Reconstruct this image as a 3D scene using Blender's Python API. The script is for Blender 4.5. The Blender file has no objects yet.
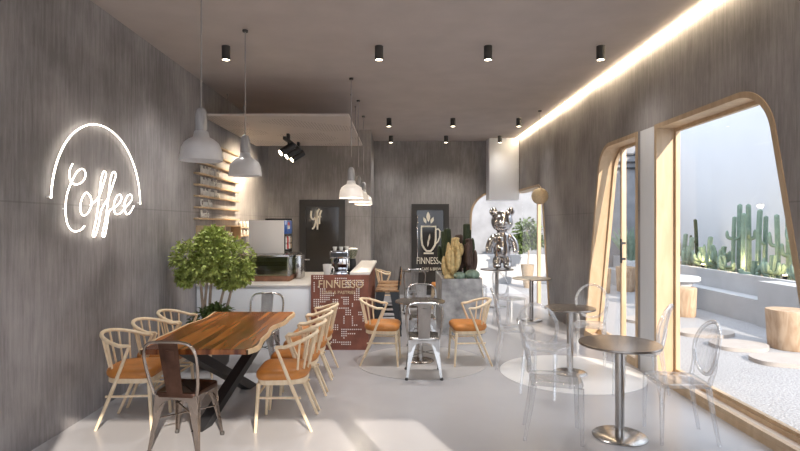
import bpy, bmesh, math, random
from mathutils import Vector, Matrix
from mathutils.geometry import tessellate_polygon
PI = math.pi
S = bpy.context.scene
C = S.collection
random.seed(7)
F = 533.33            # focal length in pixels of the 24 mm lens
XL, XR, YB, YC, YF, H = -2.75, 2.83, 12.85, 11.3, -1.2, 3.70   # room shell
EYE = 1.7

# ------------------------------------------------------------------ materials
def newmat(name):
    m = bpy.data.materials.new(name); m.use_nodes = True
    nt = m.node_tree
    return m, nt, nt.nodes['Principled BSDF']

def pmat(name, col, rough=.5, metal=0., noise=0., nscale=8., bump=0., spec=.5, stretch=(1, 1, 1), coat=0., trans=0.):
    m, nt, b = newmat(name)
    b.inputs['Roughness'].default_value = rough
    b.inputs['Metallic'].default_value = metal
    b.inputs['Specular IOR Level'].default_value = spec
    b.inputs['Coat Weight'].default_value = coat
    b.inputs['Transmission Weight'].default_value = trans
    b.inputs['Base Color'].default_value = (*col, 1)
    if noise or bump:
        tc = nt.nodes.new('ShaderNodeTexCoord'); mp = nt.nodes.new('ShaderNodeMapping')
        mp.inputs['Scale'].default_value = stretch
        n = nt.nodes.new('ShaderNodeTexNoise'); n.inputs['Scale'].default_value = nscale; n.inputs['Detail'].default_value = 5
        nt.links.new(tc.outputs['Object'], mp.inputs[0]); nt.links.new(mp.outputs[0], n.inputs['Vector'])
        if noise:
            r = nt.nodes.new('ShaderNodeValToRGB')
            r.color_ramp.elements[0].position = .3; r.color_ramp.elements[1].position = .7
            r.color_ramp.elements[0].color = (*[c*(1-noise) for c in col], 1)
            r.color_ramp.elements[1].color = (*[min(1, c*(1+noise)) for c in col], 1)
            nt.links.new(n.outputs['Fac'], r.inputs[0]); nt.links.new(r.outputs[0], b.inputs['Base Color'])
        if bump:
            bp = nt.nodes.new('ShaderNodeBump'); bp.inputs['Strength'].default_value = bump; bp.inputs['Distance'].default_value = .01
            nt.links.new(n.outputs['Fac'], bp.inputs['Height']); nt.links.new(bp.outputs[0], b.inputs['Normal'])
    return m

def emat(name, col, strength):
    m, nt, b = newmat(name)
    b.inputs['Base Color'].default_value = (*col, 1)
    b.inputs['Emission Color'].default_value = (*col, 1)
    b.inputs['Emission Strength'].default_value = strength
    return m

def concrete(name, lo, hi, stretch, seam=1.86, axis='Y', pitch=2.4):
    """board-marked concrete: fine vertical streaks, blotches, pour joints"""
    m, nt, b = newmat(name)
    N, L = nt.nodes, nt.links
    tc = N.new('ShaderNodeTexCoord')
    mp = N.new('ShaderNodeMapping'); mp.inputs['Scale'].default_value = stretch; L.new(tc.outputs['Object'], mp.inputs[0])
    n1 = N.new('ShaderNodeTexNoise'); n1.inputs['Scale'].default_value = 1.0; n1.inputs['Detail'].default_value = 8; n1.inputs['Roughness'].default_value = .75
    L.new(mp.outputs[0], n1.inputs['Vector'])
    n2 = N.new('ShaderNodeTexNoise'); n2.inputs['Scale'].default_value = 1.1; n2.inputs['Detail'].default_value = 6; L.new(tc.outputs['Object'], n2.inputs['Vector'])
    mx = N.new('ShaderNodeMath'); mx.operation = 'MULTIPLY_ADD'; mx.inputs[1].default_value = .42
    m2 = N.new('ShaderNodeMath'); m2.operation = 'MULTIPLY'; m2.inputs[1].default_value = .58
    L.new(n2.outputs['Fac'], m2.inputs[0]); L.new(n1.outputs['Fac'], mx.inputs[0]); L.new(m2.outputs[0], mx.inputs[2])
    r = N.new('ShaderNodeValToRGB'); r.color_ramp.elements[0].position = .40; r.color_ramp.elements[1].position = .62
    r.color_ramp.elements[0].color = (*lo, 1); r.color_ramp.elements[1].color = (*hi, 1)
    L.new(mx.outputs[0], r.inputs[0])
    sp = N.new('ShaderNodeSeparateXYZ'); L.new(tc.outputs['Object'], sp.inputs[0])
    def line(src, pos, per):
        a = N.new('ShaderNodeMath'); a.operation = 'SUBTRACT'; a.inputs[1].default_value = pos; L.new(src, a.inputs[0])
        w = N.new('ShaderNodeMath'); w.operation = 'PINGPONG'; w.inputs[1].default_value = per; L.new(a.outputs[0], w.inputs[0])
        c = N.new('ShaderNodeMath'); c.operation = 'LESS_THAN'; c.inputs[1].default_value = .006; L.new(w.outputs[0], c.inputs[0])
        return c.outputs[0]
    l1 = line(sp.outputs['Z'], seam, 5.); l2 = line(sp.outputs[axis], .7, pitch/2)
    mm = N.new('ShaderNodeMath'); mm.operation = 'MAXIMUM'; L.new(l1, mm.inputs[0]); L.new(l2, mm.inputs[1])
    k = N.new('ShaderNodeMath'); k.operation = 'MULTIPLY'; k.inputs[1].default_value = .3; L.new(mm.outputs[0], k.inputs[0])
    mc = N.new('ShaderNodeMixRGB'); mc.inputs[2].default_value = (*[c*.45 for c in lo], 1)
    L.new(k.outputs[0], mc.inputs[0]); L.new(r.outputs[0], mc.inputs[1]); L.new(mc.outputs[0], b.inputs['Base Color'])
    bp = N.new('ShaderNodeBump'); bp.inputs['Strength'].default_value = .18; bp.inputs['Distance'].default_value = .01
    L.new(n1.outputs['Fac'], bp.inputs['Height']); L.new(bp.outputs[0], b.inputs['Normal'])
    b.inputs['Roughness'].default_value = .62
    return m

def thin_glass(name, tint=(1, 1, 1), base=.03, edge=.5, power=3., rough=.02, gcol=(1, 1, 1)):
    m = bpy.data.materials.new(name); m.use_nodes = True
    nt = m.node_tree; N, L = nt.nodes, nt.links
    N.remove(N['Principled BSDF'])
    out = N['Material Output']
    t = N.new('ShaderNodeBsdfTransparent'); t.inputs[0].default_value = (*tint, 1)
    g = N.new('ShaderNodeBsdfGlossy'); g.inputs['Roughness'].default_value = rough; g.inputs['Color'].default_value = (*gcol, 1)
    lw = N.new('ShaderNodeLayerWeight'); lw.inputs[0].default_value = .5
    p = N.new('ShaderNodeMath'); p.operation = 'POWER'; p.inputs[1].default_value = power; L.new(lw.outputs['Facing'], p.inputs[0])
    a = N.new('ShaderNodeMath'); a.operation = 'MULTIPLY_ADD'; a.inputs[1].default_value = edge; a.inputs[2].default_value = base
    L.new(p.outputs[0], a.inputs[0])
    mx = N.new('ShaderNodeMixShader'); L.new(a.outputs[0], mx.inputs[0]); L.new(t.outputs[0], mx.inputs[1]); L.new(g.outputs[0], mx.inputs[2])
    L.new(mx.outputs[0], out.inputs[0])
    return m

def clear_plastic(name, base=.05, edge=.5, dark=.6):
    m = bpy.data.materials.new(name); m.use_nodes = True
    nt = m.node_tree; N, L = nt.nodes, nt.links
    N.remove(N['Principled BSDF']); out = N['Material Output']
    g = N.new('ShaderNodeBsdfGlossy'); g.inputs['Roughness'].default_value = .06; g.inputs['Color'].default_value = (1, 1, 1, 1)
    t = N.new('ShaderNodeBsdfTransparent')
    lw = N.new('ShaderNodeLayerWeight'); lw.inputs[0].default_value = .5
    r = N.new('ShaderNodeValToRGB'); e = r.color_ramp.elements
    e[0].position = .0; e[0].color = (.975, .98, .985, 1); e[1].position = 1.; e[1].color = (dark, dark, dark+.02, 1)
    k = e.new(.55); k.color = (.93, .935, .94, 1)
    L.new(lw.outputs['Facing'], r.inputs[0]); L.new(r.outputs[0], t.inputs[0])
    p = N.new('ShaderNodeMath'); p.operation = 'POWER'; p.inputs[1].default_value = 2.; L.new(lw.outputs['Facing'], p.inputs[0])
    a = N.new('ShaderNodeMath'); a.operation = 'MULTIPLY_ADD'; a.inputs[1].default_value = edge; a.inputs[2].default_value = base; L.new(p.outputs[0], a.inputs[0])
    d = N.new('ShaderNodeBsdfDiffuse'); d.inputs[0].default_value = (.86, .86, .87, 1)
    m2 = N.new('ShaderNodeMixShader'); m2.inputs[0].default_value = .45; L.new(g.outputs[0], m2.inputs[1]); L.new(d.outputs[0], m2.inputs[2])
    mx = N.new('ShaderNodeMixShader'); L.new(a.outputs[0], mx.inputs[0]); L.new(t.outputs[0], mx.inputs[1]); L.new(m2.outputs[0], mx.inputs[2])
    L.new(mx.outputs[0], out.inputs[0])
    return m

def wood(name, a, b_, scale=3., rough=.45, stretch=(1, 9, 9), contrast=(.35, .65), dist=2.):
    m, nt, b = newmat(name)
    N, L = nt.nodes, nt.links
    tc = N.new('ShaderNodeTexCoord'); mp = N.new('ShaderNodeMapping'); mp.inputs['Scale'].default_value = stretch
    L.new(tc.outputs['Object'], mp.inputs[0])
    n = N.new('ShaderNodeTexNoise'); n.inputs['Scale'].default_value = scale; n.inputs['Detail'].default_value = 6
    n.inputs['Distortion'].default_value = dist
    L.new(mp.outputs[0], n.inputs['Vector'])
    r = N.new('ShaderNodeValToRGB'); r.color_ramp.elements[0].position, r.color_ramp.elements[1].position = contrast
    r.color_ramp.elements[0].color = (*a, 1); r.color_ramp.elements[1].color = (*b_, 1)
    L.new(n.outputs['Fac'], r.inputs[0]); L.new(r.outputs[0], b.inputs['Base Color'])
    b.inputs['Roughness'].default_value = rough
    return m

M = dict(
    wall_l=concrete('concrete_left', (.185, .174, .178), (.40, .382, .39), (1, 30, 2.4), axis='Y'),
    wall_r=concrete('concrete_right', (.19, .176, .171), (.395, .368, .356), (1, 30, 2.4), axis='Y'),
    wall_b=concrete('concrete_back', (.195, .182, .178), (.38, .359, .353), (24, 24, 2.4), axis='X'),
    ceil=pmat('ceiling_plaster', (.50, .445, .415), .8, noise=.06, nscale=2.5),
    floor=pmat('polished_floor', (.45, .445, .465), .26, noise=.035, nscale=1.6, spec=.45),
    disc=pmat('floor_disc_white', (.74, .735, .74), .3, noise=.03, nscale=3),
    disc2=pmat('floor_disc_grey', (.47, .455, .455), .3, noise=.03, nscale=3),
    oak=wood('pale_oak', (.50, .355, .22), (.58, .43, .28), 2.2, .45, (6, 6, 1), dist=.6),
    sill=pmat('pale_sill', (.66, .56, .48), .5, noise=.05),
    post=pmat('white_post', (.62, .63, .65), .5, noise=.04, nscale=5, stretch=(1, 30, 1)),
    ash=wood('ash_chair', (.74, .58, .385), (.82, .68, .49), 4, .42, (6, 6, 2), dist=.5),
    leather=pmat('tan_leather', (.52, .20, .042), .42, noise=.16, nscale=9, bump=.12),
    slab=wood('walnut_slab', (.11, .028, .010), (.54, .19, .048), 1.5, .2, (8., .45, 1), (.34, .66), .35),
    slab_edge=pmat('live_edge', (.74, .54, .32), .5, noise=.15, nscale=14),
    black=pmat('black_steel', (.018, .018, .02), .42),
    soft_black=pmat('soft_black', (.045, .042, .040), .6),
    bronze=pmat('bronze_metal', (.36, .31, .275), .22, 1., noise=.25, nscale=9, stretch=(1, 1, .3)),
    bronze_dark=pmat('bronze_dark', (.115, .062, .045), .3, .85, noise=.3, nscale=9),
    silver=pmat('raw_steel', (.40, .38, .36), .25, 1., noise=.25, nscale=8, stretch=(1, 1, .3)),
    steel=pmat('brushed_steel', (.48, .46, .44), .22, 1., noise=.05, nscale=20),
    dark_top=pmat('dark_metal_top', (.30, .265, .24), .27, .9, noise=.08, nscale=10),
    tan_top=pmat('pale_table_top', (.55, .48, .40), .35, .2, noise=.05),
    chrome=pmat('chrome', (.56, .55, .56), .07, 1.),
    ghost=clear_plastic('clear_plastic', .05, .55, .6), ghost_rim=clear_plastic('clear_plastic_rim', .22, .6, .42),
    pane=thin_glass('window_glass', (.985, .99, .99), .012, .28, 4.5, .01),
    dark_glass=pmat('dark_glass', (.045, .04, .036), .10, spec=.6),
    case_glass=thin_glass('case_glass', (.84, .86, .80), .06, .4, 3, .03),
    white=pmat('white_laminate', (.82, .84, .88), .4),
    cream=pmat('cream_panel', (.90, .85, .80), .45),
    top_white=pmat('white_stone_top', (.78, .74, .69), .35, noise=.04, nscale=12),
    rust=pmat('corten_panel', (.225, .077, .050), .55, noise=.28, nscale=6, bump=.1),
    dot=pmat('white_dot', (.92, .89, .86), .5),
    gold=pmat('pale_gold_lettering', (.72, .56, .36), .4, .3),
    poster=pmat('poster_ivory', (.86, .80, .66), .5),
    neon=emat('neon_tube', (1, .92, .78), 4.5),
    led=emat('led_strip', (1, .83, .58), 22.),
    bulb=emat('warm_bulb', (1, .85, .62), 12.),
    shade=pmat('mottled_white_shade', (.78, .77, .77), .28, noise=.14, nscale=7),
    shade_in=pmat('shade_inside', (.66, .60, .52), .5),
    neck=pmat('smoky_neck', (.36, .35, .35), .25, noise=.25, nscale=9, stretch=(3, 3, .5)),
    cable=pmat('grey_cable', (.30, .28, .27), .5),
    rattan=pmat('woven_globe', (.74, .58, .37), .6, noise=.15, nscale=30, bump=.3, stretch=(1, 1, 4)),
    panel=pmat('canopy_panel', (.78, .73, .70), .6),
    hole=pmat('panel_hole', (.24, .21, .20), .7),
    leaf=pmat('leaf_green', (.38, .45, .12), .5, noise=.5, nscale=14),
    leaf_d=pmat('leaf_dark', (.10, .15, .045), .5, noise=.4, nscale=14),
    bark=pmat('pale_bark', (.42, .34, .27), .7, noise=.2, nscale=12),
    cactus=pmat('cactus_green', (.215, .30, .235), .6, noise=.22, nscale=9),
    cactus_d=pmat('cactus_dark', (.035, .055, .022), .6, noise=.3, nscale=9),
    cactus_r=pmat('cactus_brown', (.085, .05, .038), .65, noise=.35, nscale=12),
    cactus_y=pmat('cactus_straw', (.66, .50, .24), .6, noise=.28, nscale=22),
    stone=pmat('grey_marble_block', (.34, .34, .345), .45, noise=.42, nscale=7),
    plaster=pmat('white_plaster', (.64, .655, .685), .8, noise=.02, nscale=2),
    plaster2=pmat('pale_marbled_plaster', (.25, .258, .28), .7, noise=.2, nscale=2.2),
    bench=pmat('pale_concrete', (.48, .485, .50), .75, noise=.05, nscale=4),
    gravel=pmat('white_gravel', (.36, .355, .365), .85, noise=.36, nscale=48, bump=1.),
    slabstone=pmat('pink_limestone', (.43, .385, .355), .8, noise=.06, nscale=8),
    stump=wood('stump_wood', (.38, .25, .155), (.54, .40, .28), 3., .65, (3, 3, .8), dist=1.5),
    soil=pmat('gravel_soil', (.22, .19, .16), .9, noise=.3, nscale=30),
    pot=pmat('dark_pot', (.12, .11, .105), .55, noise=.1),
    pot_b=pmat('brown_pot', (.33, .24, .15), .6, noise=.12),
    ceramic=pmat('white_ceramic', (.8, .78, .74), .25),
    blue=pmat('blue_print', (.015, .10, .42), .35),
    red=pmat('red_print', (.6, .03, .04), .35),
    pastry=pmat('brown_counter_edge', (.22, .10, .055), .5, noise=.25, nscale=15),
    case_back=pmat('case_lining', (.50, .46, .37), .45),
    satin=pmat('satin_metal', (.72, .70, .68), .35, .3),
    street=pmat('pavement', (.45, .44, .43), .85, noise=.06, nscale=3),
)

def translucent(name, share):
    nt = M[name].node_tree; N, L = nt.nodes, nt.links; b = N['Principled BSDF']; out = N['Material Output']
    t = N.new('ShaderNodeBsdfTranslucent'); t.inputs[0].default_value = b.inputs['Base Color'].default_value
    mx = N.new('ShaderNodeMixShader'); mx.inputs[0].default_value = share
    L.new(b.outputs[0], mx.inputs[1]); L.new(t.outputs[0], mx.inputs[2]); L.new(mx.outputs[0], out.inputs[0])
translucent('panel', .45); translucent('shade', .35)

# ------------------------------------------------------------------ mesh helpers
def B(): return bmesh.new()

def add_box(bm, x0, x1, y0, y1, z0, z1, bev=0., seg=2):
    v = [bm.verts.new(p) for p in ((x0, y0, z0), (x1, y0, z0), (x1, y1, z0), (x0, y1, z0), (x0, y0, z1), (x1, y0, z1), (x1, y1, z1), (x0, y1, z1))]
    f = [bm.faces.new([v[i] for i in q]) for q in ((0, 3, 2, 1), (4, 5, 6, 7), (0, 1, 5, 4), (1, 2, 6, 5), (2, 3, 7, 6), (3, 0, 4, 7))]
    if bev:
        e = list({e for q in f for e in q.edges})
        bmesh.ops.bevel(bm, geom=e, offset=bev, segments=seg, profile=.5, affect='EDGES')

def frame_of(t, up=None):
    t = t.normalized(); up = up or (Vector((0, 0, 1)) if abs(t.z) < .9 else Vector((1, 0, 0)))
    n = (up - t*up.dot(t)).normalized()
    return n, t.cross(n)

def add_tube(bm, pts, r, seg=8, closed=False, flat=1.):
    """swept tube; r is a number or one per point; flat squashes the section along its binormal"""
    P = [Vector(p) for p in pts]; n = len(P)
    R = r if isinstance(r, (list, tuple)) else [r]*n
    T = [(P[(i+1) % n]-P[i-1] if closed else P[min(i+1, n-1)]-P[max(i-1, 0)]).normalized() for i in range(n)]
    nrm, _ = frame_of(T[0]); rings = []
    for i in range(n):
        nrm = (nrm - T[i]*nrm.dot(T[i])).normalized(); bi = T[i].cross(nrm)
        rings.append([bm.verts.new(P[i] + nrm*math.cos(2*PI*k/seg)*R[i] + bi*math.sin(2*PI*k/seg)*R[i]*flat) for k in range(seg)])
    for i in range(n if closed else n-1):
        a, b = rings[i], rings[(i+1) % n]
        for k in range(seg): bm.faces.new((a[k], a[(k+1) % seg], b[(k+1) % seg], b[k]))
    if not closed:
        bm.faces.new(rings[0][::-1]); bm.faces.new(rings[-1])

def add_lathe(bm, prof, seg=24, c=(0, 0, 0), star=0., ribs=0):
    rings = []
    for r, z in prof:
        ring = []
        for k in range(seg):
            a = 2*PI*k/seg; q = r*(1+star*math.cos(ribs*a)) if star else r
            ring.append(bm.verts.new((c[0]+q*math.cos(a), c[1]+q*math.sin(a), c[2]+z)))
        rings.append(ring)
    for a, b in zip(rings, rings[1:]):
        for k in range(seg): bm.faces.new((a[k], a[(k+1) % seg], b[(k+1) % seg], b[k]))
    bm.faces.new(rings[0][::-1]); bm.faces.new(rings[-1])

def add_shell(bm, prof, seg=28, c=(0, 0, 0)):
    """open lathe (closed profile loop gives a solid ring)"""
    rings = [[bm.verts.new((c[0]+r*math.cos(2*PI*k/seg), c[1]+r*math.sin(2*PI*k/seg), c[2]+z)) for k in range(seg)] for r, z in prof]
    n = len(rings)
    for i in range(n):
        a, b = rings[i], rings[(i+1) % n]
        for k in range(seg): bm.faces.new((a[k], a[(k+1) % seg], b[(k+1) % seg], b[k]))

def add_ball(bm, c, r, seg=16, rot=None):
    m = Matrix.Translation(c)
    if rot: m = m @ rot
    if not isinstance(r, (tuple, list)): r = (r, r, r)
    bmesh.ops.create_uvsphere(bm, u_segments=seg, v_segments=max(6, seg*2//3), radius=1, matrix=m @ Matrix.Diagonal((*r, 1)))

def add_prism(bm, loops, fn, t0, t1):
    """a flat outline (with holes) extruded from t0 to t1; fn maps (a, b, t) to a point"""
    flat = [p for l in loops for p in l]
    A = [bm.verts.new(fn(p[0], p[1], t0)) for p in flat]; Bv = [bm.verts.new(fn(p[0], p[1], t1)) for p in flat]
    for t in tessellate_polygon([[Vector((p[0], p[1], 0)) for p in l] for l in loops]):
        try:
            bm.faces.new([A[i] for i in t]); bm.faces.new([Bv[i] for i in reversed(t)])
        except ValueError: pass
    o = 0
    for l in loops:
        n = len(l)
        for i in range(n):
            a, b = o+i, o+(i+1) % n
            bm.faces.new((A[a], A[b], Bv[b], Bv[a]))
        o += n

def smooth_path(pts, sub=6, closed=False):
    P = [Vector(p) for p in pts]; n = len(P); out = []
    for i in range(n if closed else n-1):
        p0 = P[(i-1) % n] if closed else P[max(i-1, 0)]; p1 = P[i]; p2 = P[(i+1) % n]; p3 = P[(i+2) % n] if closed else P[min(i+2, n-1)]
        for k in range(sub):
            t = k/sub
            out.append(.5*((2*p1)+(p2-p0)*t+(2*p0-5*p1+4*p2-p3)*t*t+(3*p1-p0-3*p2+p3)*t**3))
    if not closed: out.append(P[-1])
    return out

def rounded(pts, radii, seg=8):
    """polygon corners rounded off; radii one per corner"""
    n = len(pts); out = []
    for i in range(n):
        p = Vector(pts[i]); a = Vector(pts[i-1]); b = Vector(pts[(i+1) % n]); r = radii[i]
        if r <= 0: out.append(tuple(p)); continue
        u, w = (a-p).normalized(), (b-p).normalized()
        ang = u.angle(w); d = r/math.tan(ang/2)
        s, e = p+u*d, p+w*d
        cen = p+(u+w).normalized()*(r/math.sin(ang/2))
        v0, v1 = s-cen, e-cen; tot = v0.angle(v1); sg = 1 if v0.x*v1.y-v0.y*v1.x > 0 else -1
        for k in range(seg+1):
            t = tot*k/seg*sg; c, q = math.cos(t), math.sin(t)
            out.append((cen.x+v0.x*c-v0.y*q, cen.y+v0.x*q+v0.y*c))
    return out

def inset(loop, d):
    n = len(loop); area = sum(loop[i][0]*loop[(i+1) % n][1]-loop[(i+1) % n][0]*loop[i][1] for i in range(n))
    sg = 1 if area > 0 else -1; out = []
    for i in range(n):
        p = Vector(loop[i]); e1 = (p-Vector(loop[i-1])).normalized(); e2 = (Vector(loop[(i+1) % n])-p).normalized()
        n1 = Vector((-e1.y, e1.x))*sg; n2 = Vector((-e2.y, e2.x))*sg
        b = (n1+n2).normalized(); out.append(tuple(p+b*(d/max(.35, b.dot(n1)))))
    return out

def obj(name, bm, mat, parent=None, loc=None, angle=35, flat=False):
    bmesh.ops.recalc_face_normals(bm, faces=bm.faces[:])
    me = bpy.data.meshes.new(name); bm.to_mesh(me); bm.free()
    if not flat:
        me.polygons.foreach_set('use_smooth', [True]*len(me.polygons)); me.set_sharp_from_angle(angle=math.radians(angle))
    me.materials.append(M[mat] if isinstance(mat, str) else mat)
    o = bpy.data.objects.new(name, me); C.objects.link(o)
    if parent: o.parent = parent
    if loc: o.location = loc
    return o

def tag(o, label, cat, group=None):
    o['label'] = label; o['category'] = cat
    if group: o['group'] = group
    return o

def thing(name, label, cat, loc=(0, 0, 0), rotz=0., group=None):
    o = bpy.data.objects.new(name, None); C.objects.link(o)
    o.empty_display_size = .1; o.location = loc; o.rotation_euler = (0, 0, rotz)
    return tag(o, label, cat, group)

def struct(name, bm, mat, parent=None, flat=False):
    o = obj(name, bm, mat, parent, flat=flat)
    if not parent: o['kind'] = 'structure'
    return o

KIDS = {}
def kids(o): return [c for c in bpy.data.objects if c.parent == o]
def dup(root, loc, rotz, label, group=None):
    def cp(o, par):
        c = o.copy(); C.objects.link(c); c.parent = par
        for k in kids(o): cp(k, c)
        return c
    r = cp(root, None); r.location = loc; r.rotation_euler = (0, 0, rotz); r['label'] = label
    if group: r['group'] = group
    return r

def text_bm(s, size, depth=.004, align='LEFT', squeeze=1.):
    cu = bpy.data.curves.new('lettering', 'FONT'); cu.body = s; cu.size = size; cu.extrude = depth/2; cu.align_x = align; cu.resolution_u = 3
    o = bpy.data.objects.new('lettering_source', cu); C.objects.link(o)
    bpy.context.view_layer.update()
    me = bpy.data.meshes.new_from_object(o.evaluated_get(bpy.context.evaluated_depsgraph_get()))
    bm = B(); bm.from_mesh(me)
    bpy.data.objects.remove(o); bpy.data.meshes.remove(me); bpy.data.curves.remove(cu)
    bmesh.ops.transform(bm, matrix=Matrix.Diagonal((squeeze, 1, 1, 1)), verts=bm.verts[:])
    return bm

def xf(bm, m): bmesh.ops.transform(bm, matrix=m, verts=bm.verts[:]); return bm
UP = Matrix.Rotation(PI/2, 4, 'X')            # text lying in XY -> standing in XZ, facing -Y

def light(name, typ, loc, energy, col, parent=None, **kw):
    l = bpy.data.lights.new(name, typ); l.energy = energy; l.color = col
    for k, v in kw.items(): setattr(l, k, v)
    o = bpy.data.objects.new(name, l); C.objects.link(o); o.location = loc
    if parent: o.parent = parent
    return o

# ------------------------------------------------------------------ the room shell
bm = B(); add_box(bm, XL-.2, 3.05, YF-.2, YB+.2, -.12, 0); struct('floor', bm, 'floor', flat=True)
bm = B(); add_box(bm, XL-.2, 3.05, YF-.2, YB+.2, H, H+.2); struct('ceiling', bm, 'ceil', flat=True)
bm = B(); add_box(bm, XL-.2, XL, YF-.2, YB+.2, 0, H); struct('wall_left', bm, 'wall_l', flat=True)
# counter-side back wall with its return
bm = B(); add_box(bm, XL, -.58, YC, YB+.2, 0, H); struct('wall_counter', bm, 'wall_b', flat=True)
# back wall with the arched opening that runs out into the corner
arch = rounded([(1.66, -.1), (1.75, 2.5), (XR, 2.5)], [0, .62, 0], 10)
out = [(-.58, 0), (1.664, 0)] + arch[1:] + [(XR, H), (-.58, H)]
bm = B(); add_prism(bm, [out], lambda a, b, t: (a, t, b), YB, YB+.2); struct('wall_back', bm, 'wall_b', flat=True)
# right wall: two halves of a trapezoid window around a post, and the corner opening
W1 = rounded([(3.435, 0), (5.87, 0), (5.87, 2.79), (4.075, 2.79)], [0, 0, 0, .46], 12)
W2 = rounded([(6.29, 0), (8.10, 0), (7.46, 2.79), (6.29, 2.79)], [0, 0, .42, 0], 12)
notch = rounded([(9.88, -.1), (10.46, 2.5), (YB+.2, 2.5)], [0, .40, 0], 10)
out = [(YF-.2, 0), (3.43, 0)]
wall_out = [(YF-.2, -.1), (9.88, -.1)] + notch[1:] + [(YB+.2, H), (YF-.2, H)]
bm = B(); add_prism(bm, [wall_out, W1, W2], lambda a, b, t: (t, a, b), XR, 3.05); struct('wall_right', bm, 'wall_r', flat=True)
# storefront wall behind the viewer, glazed left and right of a mullion
op = [[(-2.70, .0), (-.86, .0), (-.86, 3.4), (-2.70, 3.4)], [(-.52, .0), (1.816, .0), (1.816, 3.006), (-.52, 3.006)], [(1.938, .0), (2.52, .0), (2.52, 3.006), (1.938, 3.006)]]  # first opening added to let more sky light onto the left wall
bm = B(); add_prism(bm, [[(XL, -.05), (XR, -.05), (XR, H), (XL, H)]]+op, lambda a, b, t: (a, t, b), YF-.12, YF); struct('wall_front', bm, 'wall_b', flat=True)
# the pale post between the two windows
bm = B(); add_box(bm, XR-.008, XR+.02, 5.875, 6.215, 0, 2.78, .003); struct('trim_1', bm, 'post')

def window(n, loop, mull=None, handle=False):
    y0, y1 = min(p[0] for p in loop), max(p[0] for p in loop)
    inner = inset(loop, .05)
    bm = B(); add_prism(bm, [loop, inner], lambda a, b, t: (t, a, b), XR-.010, 3.075)
    root = struct('window_%d' % n, bm, 'oak')
    b0 = [p for p in inner if p[1] < .2]
    ya, yb = min(p[0] for p in b0)+.012, max(p[0] for p in b0)-.004
    bm = B(); add_box(bm, XR-.006, XR+.04, ya, yb, .05, .095); add_box(bm, 3.0, 3.07, ya, yb, .05, .095); obj('sill_strip', bm, 'oak', root)
    bm = B(); add_box(bm, XR+.04, 3.0, ya, yb, .05, .056); obj('sill', bm, 'sill', root)
    gl = inset(loop, .055)
    gl = [(a, max(b, .096)) for a, b in gl]
    bm = B(); add_prism(bm, [gl], lambda a, b, t: (t, a, b), 3.032, 3.040); obj('glass_pane', bm, 'pane', root, flat=True)
    sash = inset(loop, .085); bm = B(); add_prism(bm, [[(a, max(b, .096)) for a, b in inner], [(a, max(b, .125)) for a, b in sash]], lambda a, b, t: (t, a, b), 3.015, 3.06); obj('sash', bm, 'oak', root)
    if mull:
        bm = B(); add_box(bm, 3.0, 3.065, mull-.022, mull+.022, .1, 2.735, .004); obj('mullion', bm, 'oak', root)
    if handle:
        bm = B(); add_box(bm, 2.965, 2.98, mull-.10, mull-.05, 1.18, 1.5, .006)
        add_box(bm, 2.98, 3.03, mull-.085, mull-.065, 1.22, 1.25); add_box(bm, 2.98, 3.03, mull-.085, mull-.065, 1.43, 1.46); obj('handle', bm, 'black', root)
    return root
window(1, W1)
window(2, W2, 7.18, True)
# frame of the corner opening: lining on the right wall, then on the back wall
def lining(path, fn, t0, t1, th=.05):
    n = len(path); ins = []
    for i in range(n):
        a = Vector(path[max(i-1, 0)]); b = Vector(path[min(i+1, n-1)]); d = (b-a).normalized()
        ins.append((path[i][0]+d.y*th, path[i][1]-d.x*th))
    bm = B(); add_prism(bm, [path+ins[::-1]], fn, t0, t1); return bm
notch0 = [(9.903, 0)]+notch[1:-1]+[(YB+.2, 2.5)]
w3 = struct('window_3', lining(notch0, lambda a, b, t: (t, a, b), XR-.02, 3.075), 'oak')
bm = B(); add_box(bm, 3.0, 3.07, 11.45, 11.53, 0, 2.45); obj('mullion', bm, 'oak', w3)
bm = B(); add_box(bm, 3.032, 3.04, 10.45, 13.0, .02, 2.44); obj('glass_pane', bm, 'pane', w3, flat=True)
arch0 = [(1.664, 0)]+arch[1:-1]+[(XR, 2.5)]
struct('window_4', lining(arch0, lambda a, b, t: (a, t, b), YB-.02, YB+.22), 'oak')
# white boxed duct hanging in the far corner
bm = B(); add_box(bm, 2.12, 2.815, 12.4, YB-.01, 2.26, H, .004); struct('trim_2', bm, 'white')
# LED strip along the right wall
bm = B(); add_box(bm, XR-.068, XR-.040, YF+.02, YB-.02, H-.024, H-.002); o = obj('light_strip', bm, 'led', flat=True)
tag(o, 'long warm glowing light strip where the right wall meets the ceiling', 'light strip')
# round inlays in the floor
for nm, c, r, m, lab in (('floor_inlay', (1.98, 6.10), .80, 'disc', ''), ('floor_inlay', (.29, 6.6), .80, 'disc2', '')):
    bm = B(); add_lathe(bm, [(r, 0), (r, .004)], 64, (c[0], c[1], .0005)); o = struct(nm, bm, m); o['kind'] = 'structure'

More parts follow.
